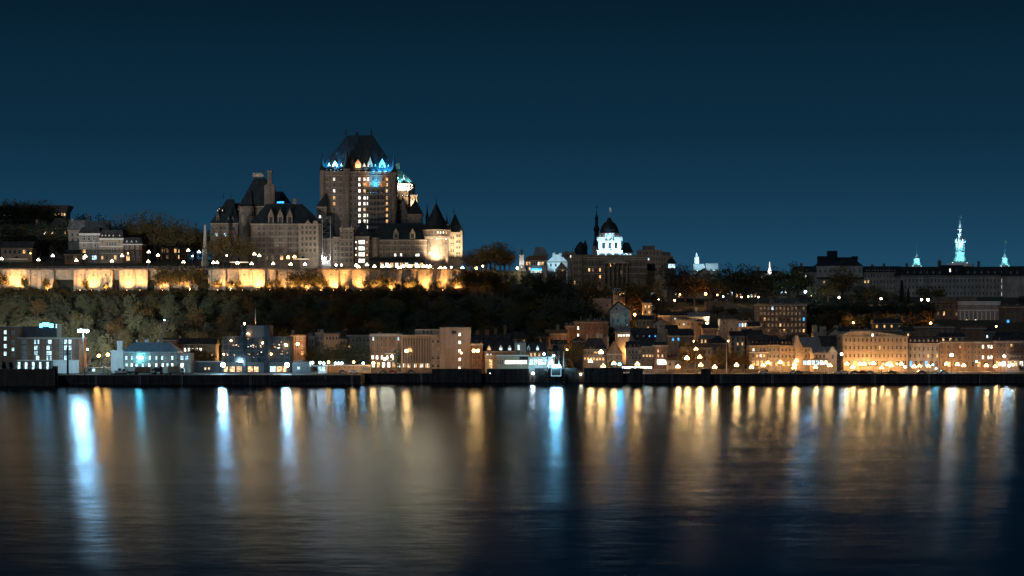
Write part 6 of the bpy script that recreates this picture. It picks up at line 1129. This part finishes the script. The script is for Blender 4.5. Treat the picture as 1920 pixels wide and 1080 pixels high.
# excavator on the left quay
ex = tag(empty('excavator', (X(222, 955), 955, QZ)), 'white excavator with a bent arm at the edge of the left quay', 'excavator')
for s_ in (-1, 1): MB().prismx([(-.4, .05), (.4, .05), (.4, .75), (-.4, .75)], -1.7, 1.7).build('track', MAT['rubber'], ex, (0, s_ * .95, 0))
MB().box(-1.5, 1.3, -1.2, 1.2, .8, 1.9).build('body', MAT['carwhite'], ex); MB().box(.1, 1.25, -1.15, -.1, 1.92, 2.9).build('cab', MAT['glass'], ex)
MB().tube((.9, .3, 1.6), (3.2, .3, 4.0), .25, .2, 5).build('boom', MAT['carwhite'], ex); MB().tube((3.2, .3, 4.0), (5.0, .3, 1.6), .2, .15, 5).build('arm', MAT['carwhite'], ex); MB().prism([(4.6, .4), (5.3, .5), (5.2, 1.6), (4.8, 1.6)], -.2, .8).build('bucket', MAT['metal'], ex)
# gangway
gw = tag(empty('gangway', (X(205, 950), 950, QZ)), 'white sloping gangway before the white end of the blue roofed building', 'gangway'); k = 950 / F
MB().hexa([(-12 * k, -1, 4.0), (9 * k, -1, .6), (9 * k, 1, .6), (-12 * k, 1, 4.0)], [(-12 * k, -1, 4.4), (9 * k, -1, 1.0), (9 * k, 1, 1.0), (-12 * k, 1, 4.4)]).build('ramp', MAT['white'], gw)
for s_ in (-1, 1): MB().tube((-12 * k, s_, 5.4), (9 * k, s_, 2.0), .06, n=4).build('handrail', MAT['white'], gw)
for q in (-10, -2, 6): MB().box(q * k - .15, q * k + .15, -.8, .8, 0, 3.55 - (q + 10) * .18).build('support', MAT['steel'], gw)
# service building with tan wall on the left quay
Blk('quay_shed', 150, 200, 690, 1000, 7, 'render', base=4.0, cornice=False).win([168, 176], [694], 5, 5, lit={1: 'c'}).t('low tan shed behind the floodlight mast', 'shed').part('roof_edge', 149, 201, 688.6, 689.9, -.5, 7.4, 'white')
Blk('quay_hut', 596, 612, 687, 985, 6, 'white', base=4.0, cornice=False).win([600, 607], [692], 5, 7, lit={0: 'c', 1: 'c'}).t('small white hut glowing blue at the left end of the shelter', 'hut').part('roof_edge', 579, 612, 685.5, 686.9, -1, 6, 'steel')
Blk('grey_hut', 548, 580, 680, 990, 8, 'metal', base=4.0, cornice=False).win([560, 570], [690], 4, 5, lit={0: 'c'}).t('low dark hut right of the glass building', 'hut').parapet(.3)
# low planted wall along the promenade
pw_ = tag(empty('promenade_wall', (X(1330, 996), 996, QZ)), 'low stone wall behind the promenade lamps', 'wall'); k = 996 / F
for a_, c_ in ((1208, 1248), (1252, 1310), (1314, 1368), (1372, 1392), (1396, 1440)): MB().box((a_ - 1330) * k, (c_ - 1330) * k, 0, .8, 0, 1.5).build('segment', MAT['brown'], pw_); MB().box((a_ - 1330) * k - .1, (c_ - 1330) * k + .1, -.1, .9, 1.504, 1.7).build('coping', MAT['trim'], pw_)
# small moored boat at the quay steps
bt = tag(empty('work_boat', (X(565, 936), 936, 0)), 'long dark work boat moored at the quay left of the long shelter', 'boat')
b = MB(); L_ = 13.0
b.hexa([(-L_ * .92, -1.6, -.6), (L_ * .8, -1.6, -.6), (L_ * .8, 1.6, -.6), (-L_ * .92, 1.6, -.6)], [(-L_, -2.4, 2.0), (L_ * 1.05, -1.2, 2.5), (L_ * 1.05, 1.2, 2.5), (-L_, 2.4, 2.0)]); b.build('hull', MAT['quay'], bt)
MB().box(-9, -1, -1.5, 1.5, 2.2, 4.0).build('deckhouse', MAT['metal'], bt); MB().lathe([(.1, 4), (.05, 7.5)], 6, -5).build('mast', MAT['steel'], bt)

# extra lamps added to brighten the dark old town slope
for i, (px, py, c, I) in enumerate([(1063, 655, 'warm', 260), (1085, 648, 'warm', 160), (1176, 660, 'warm', 260), (1208, 664, 'white', 260), (1258, 645, 'warm', 200), (1335, 656, 'warm', 200), (1150, 612, 'warm', 160), (1270, 622, 'warm', 220), (1300, 640, 'warm', 160), (1366, 640, 'warm', 200), (1400, 645, 'warm', 220), (1412, 622, 'warm', 160), (1520, 640, 'warm', 220), (1600, 605, 'warm', 160), (1745, 606, 'orange', 220), (1868, 612, 'warm', 160)]):
    lamp(px, py, c, I * 2.2, .3, Y=hit(px, py, 7, y0=1056), label='small added lamp between old town roofs, %s from the left' % ordw(i), group='added lamps between the old town roofs')

# the street at the foot of the cliff
for i, (px, py) in enumerate([(232, 664), (262, 662), (290, 663), (318, 662), (346, 660), (425, 664), (446, 660), (472, 664), (510, 662), (534, 661), (594, 662), (627, 657), (660, 662), (688, 655), (735, 662), (800, 664)]):
    lamp(px, py, 'warm', 700 if px < 600 else 350, .3, Y=1080, base=QZ - .1, label='street lamp at the foot of the wooded cliff, %s from the left' % ordw(i), group='street lamps at the foot of the cliff')
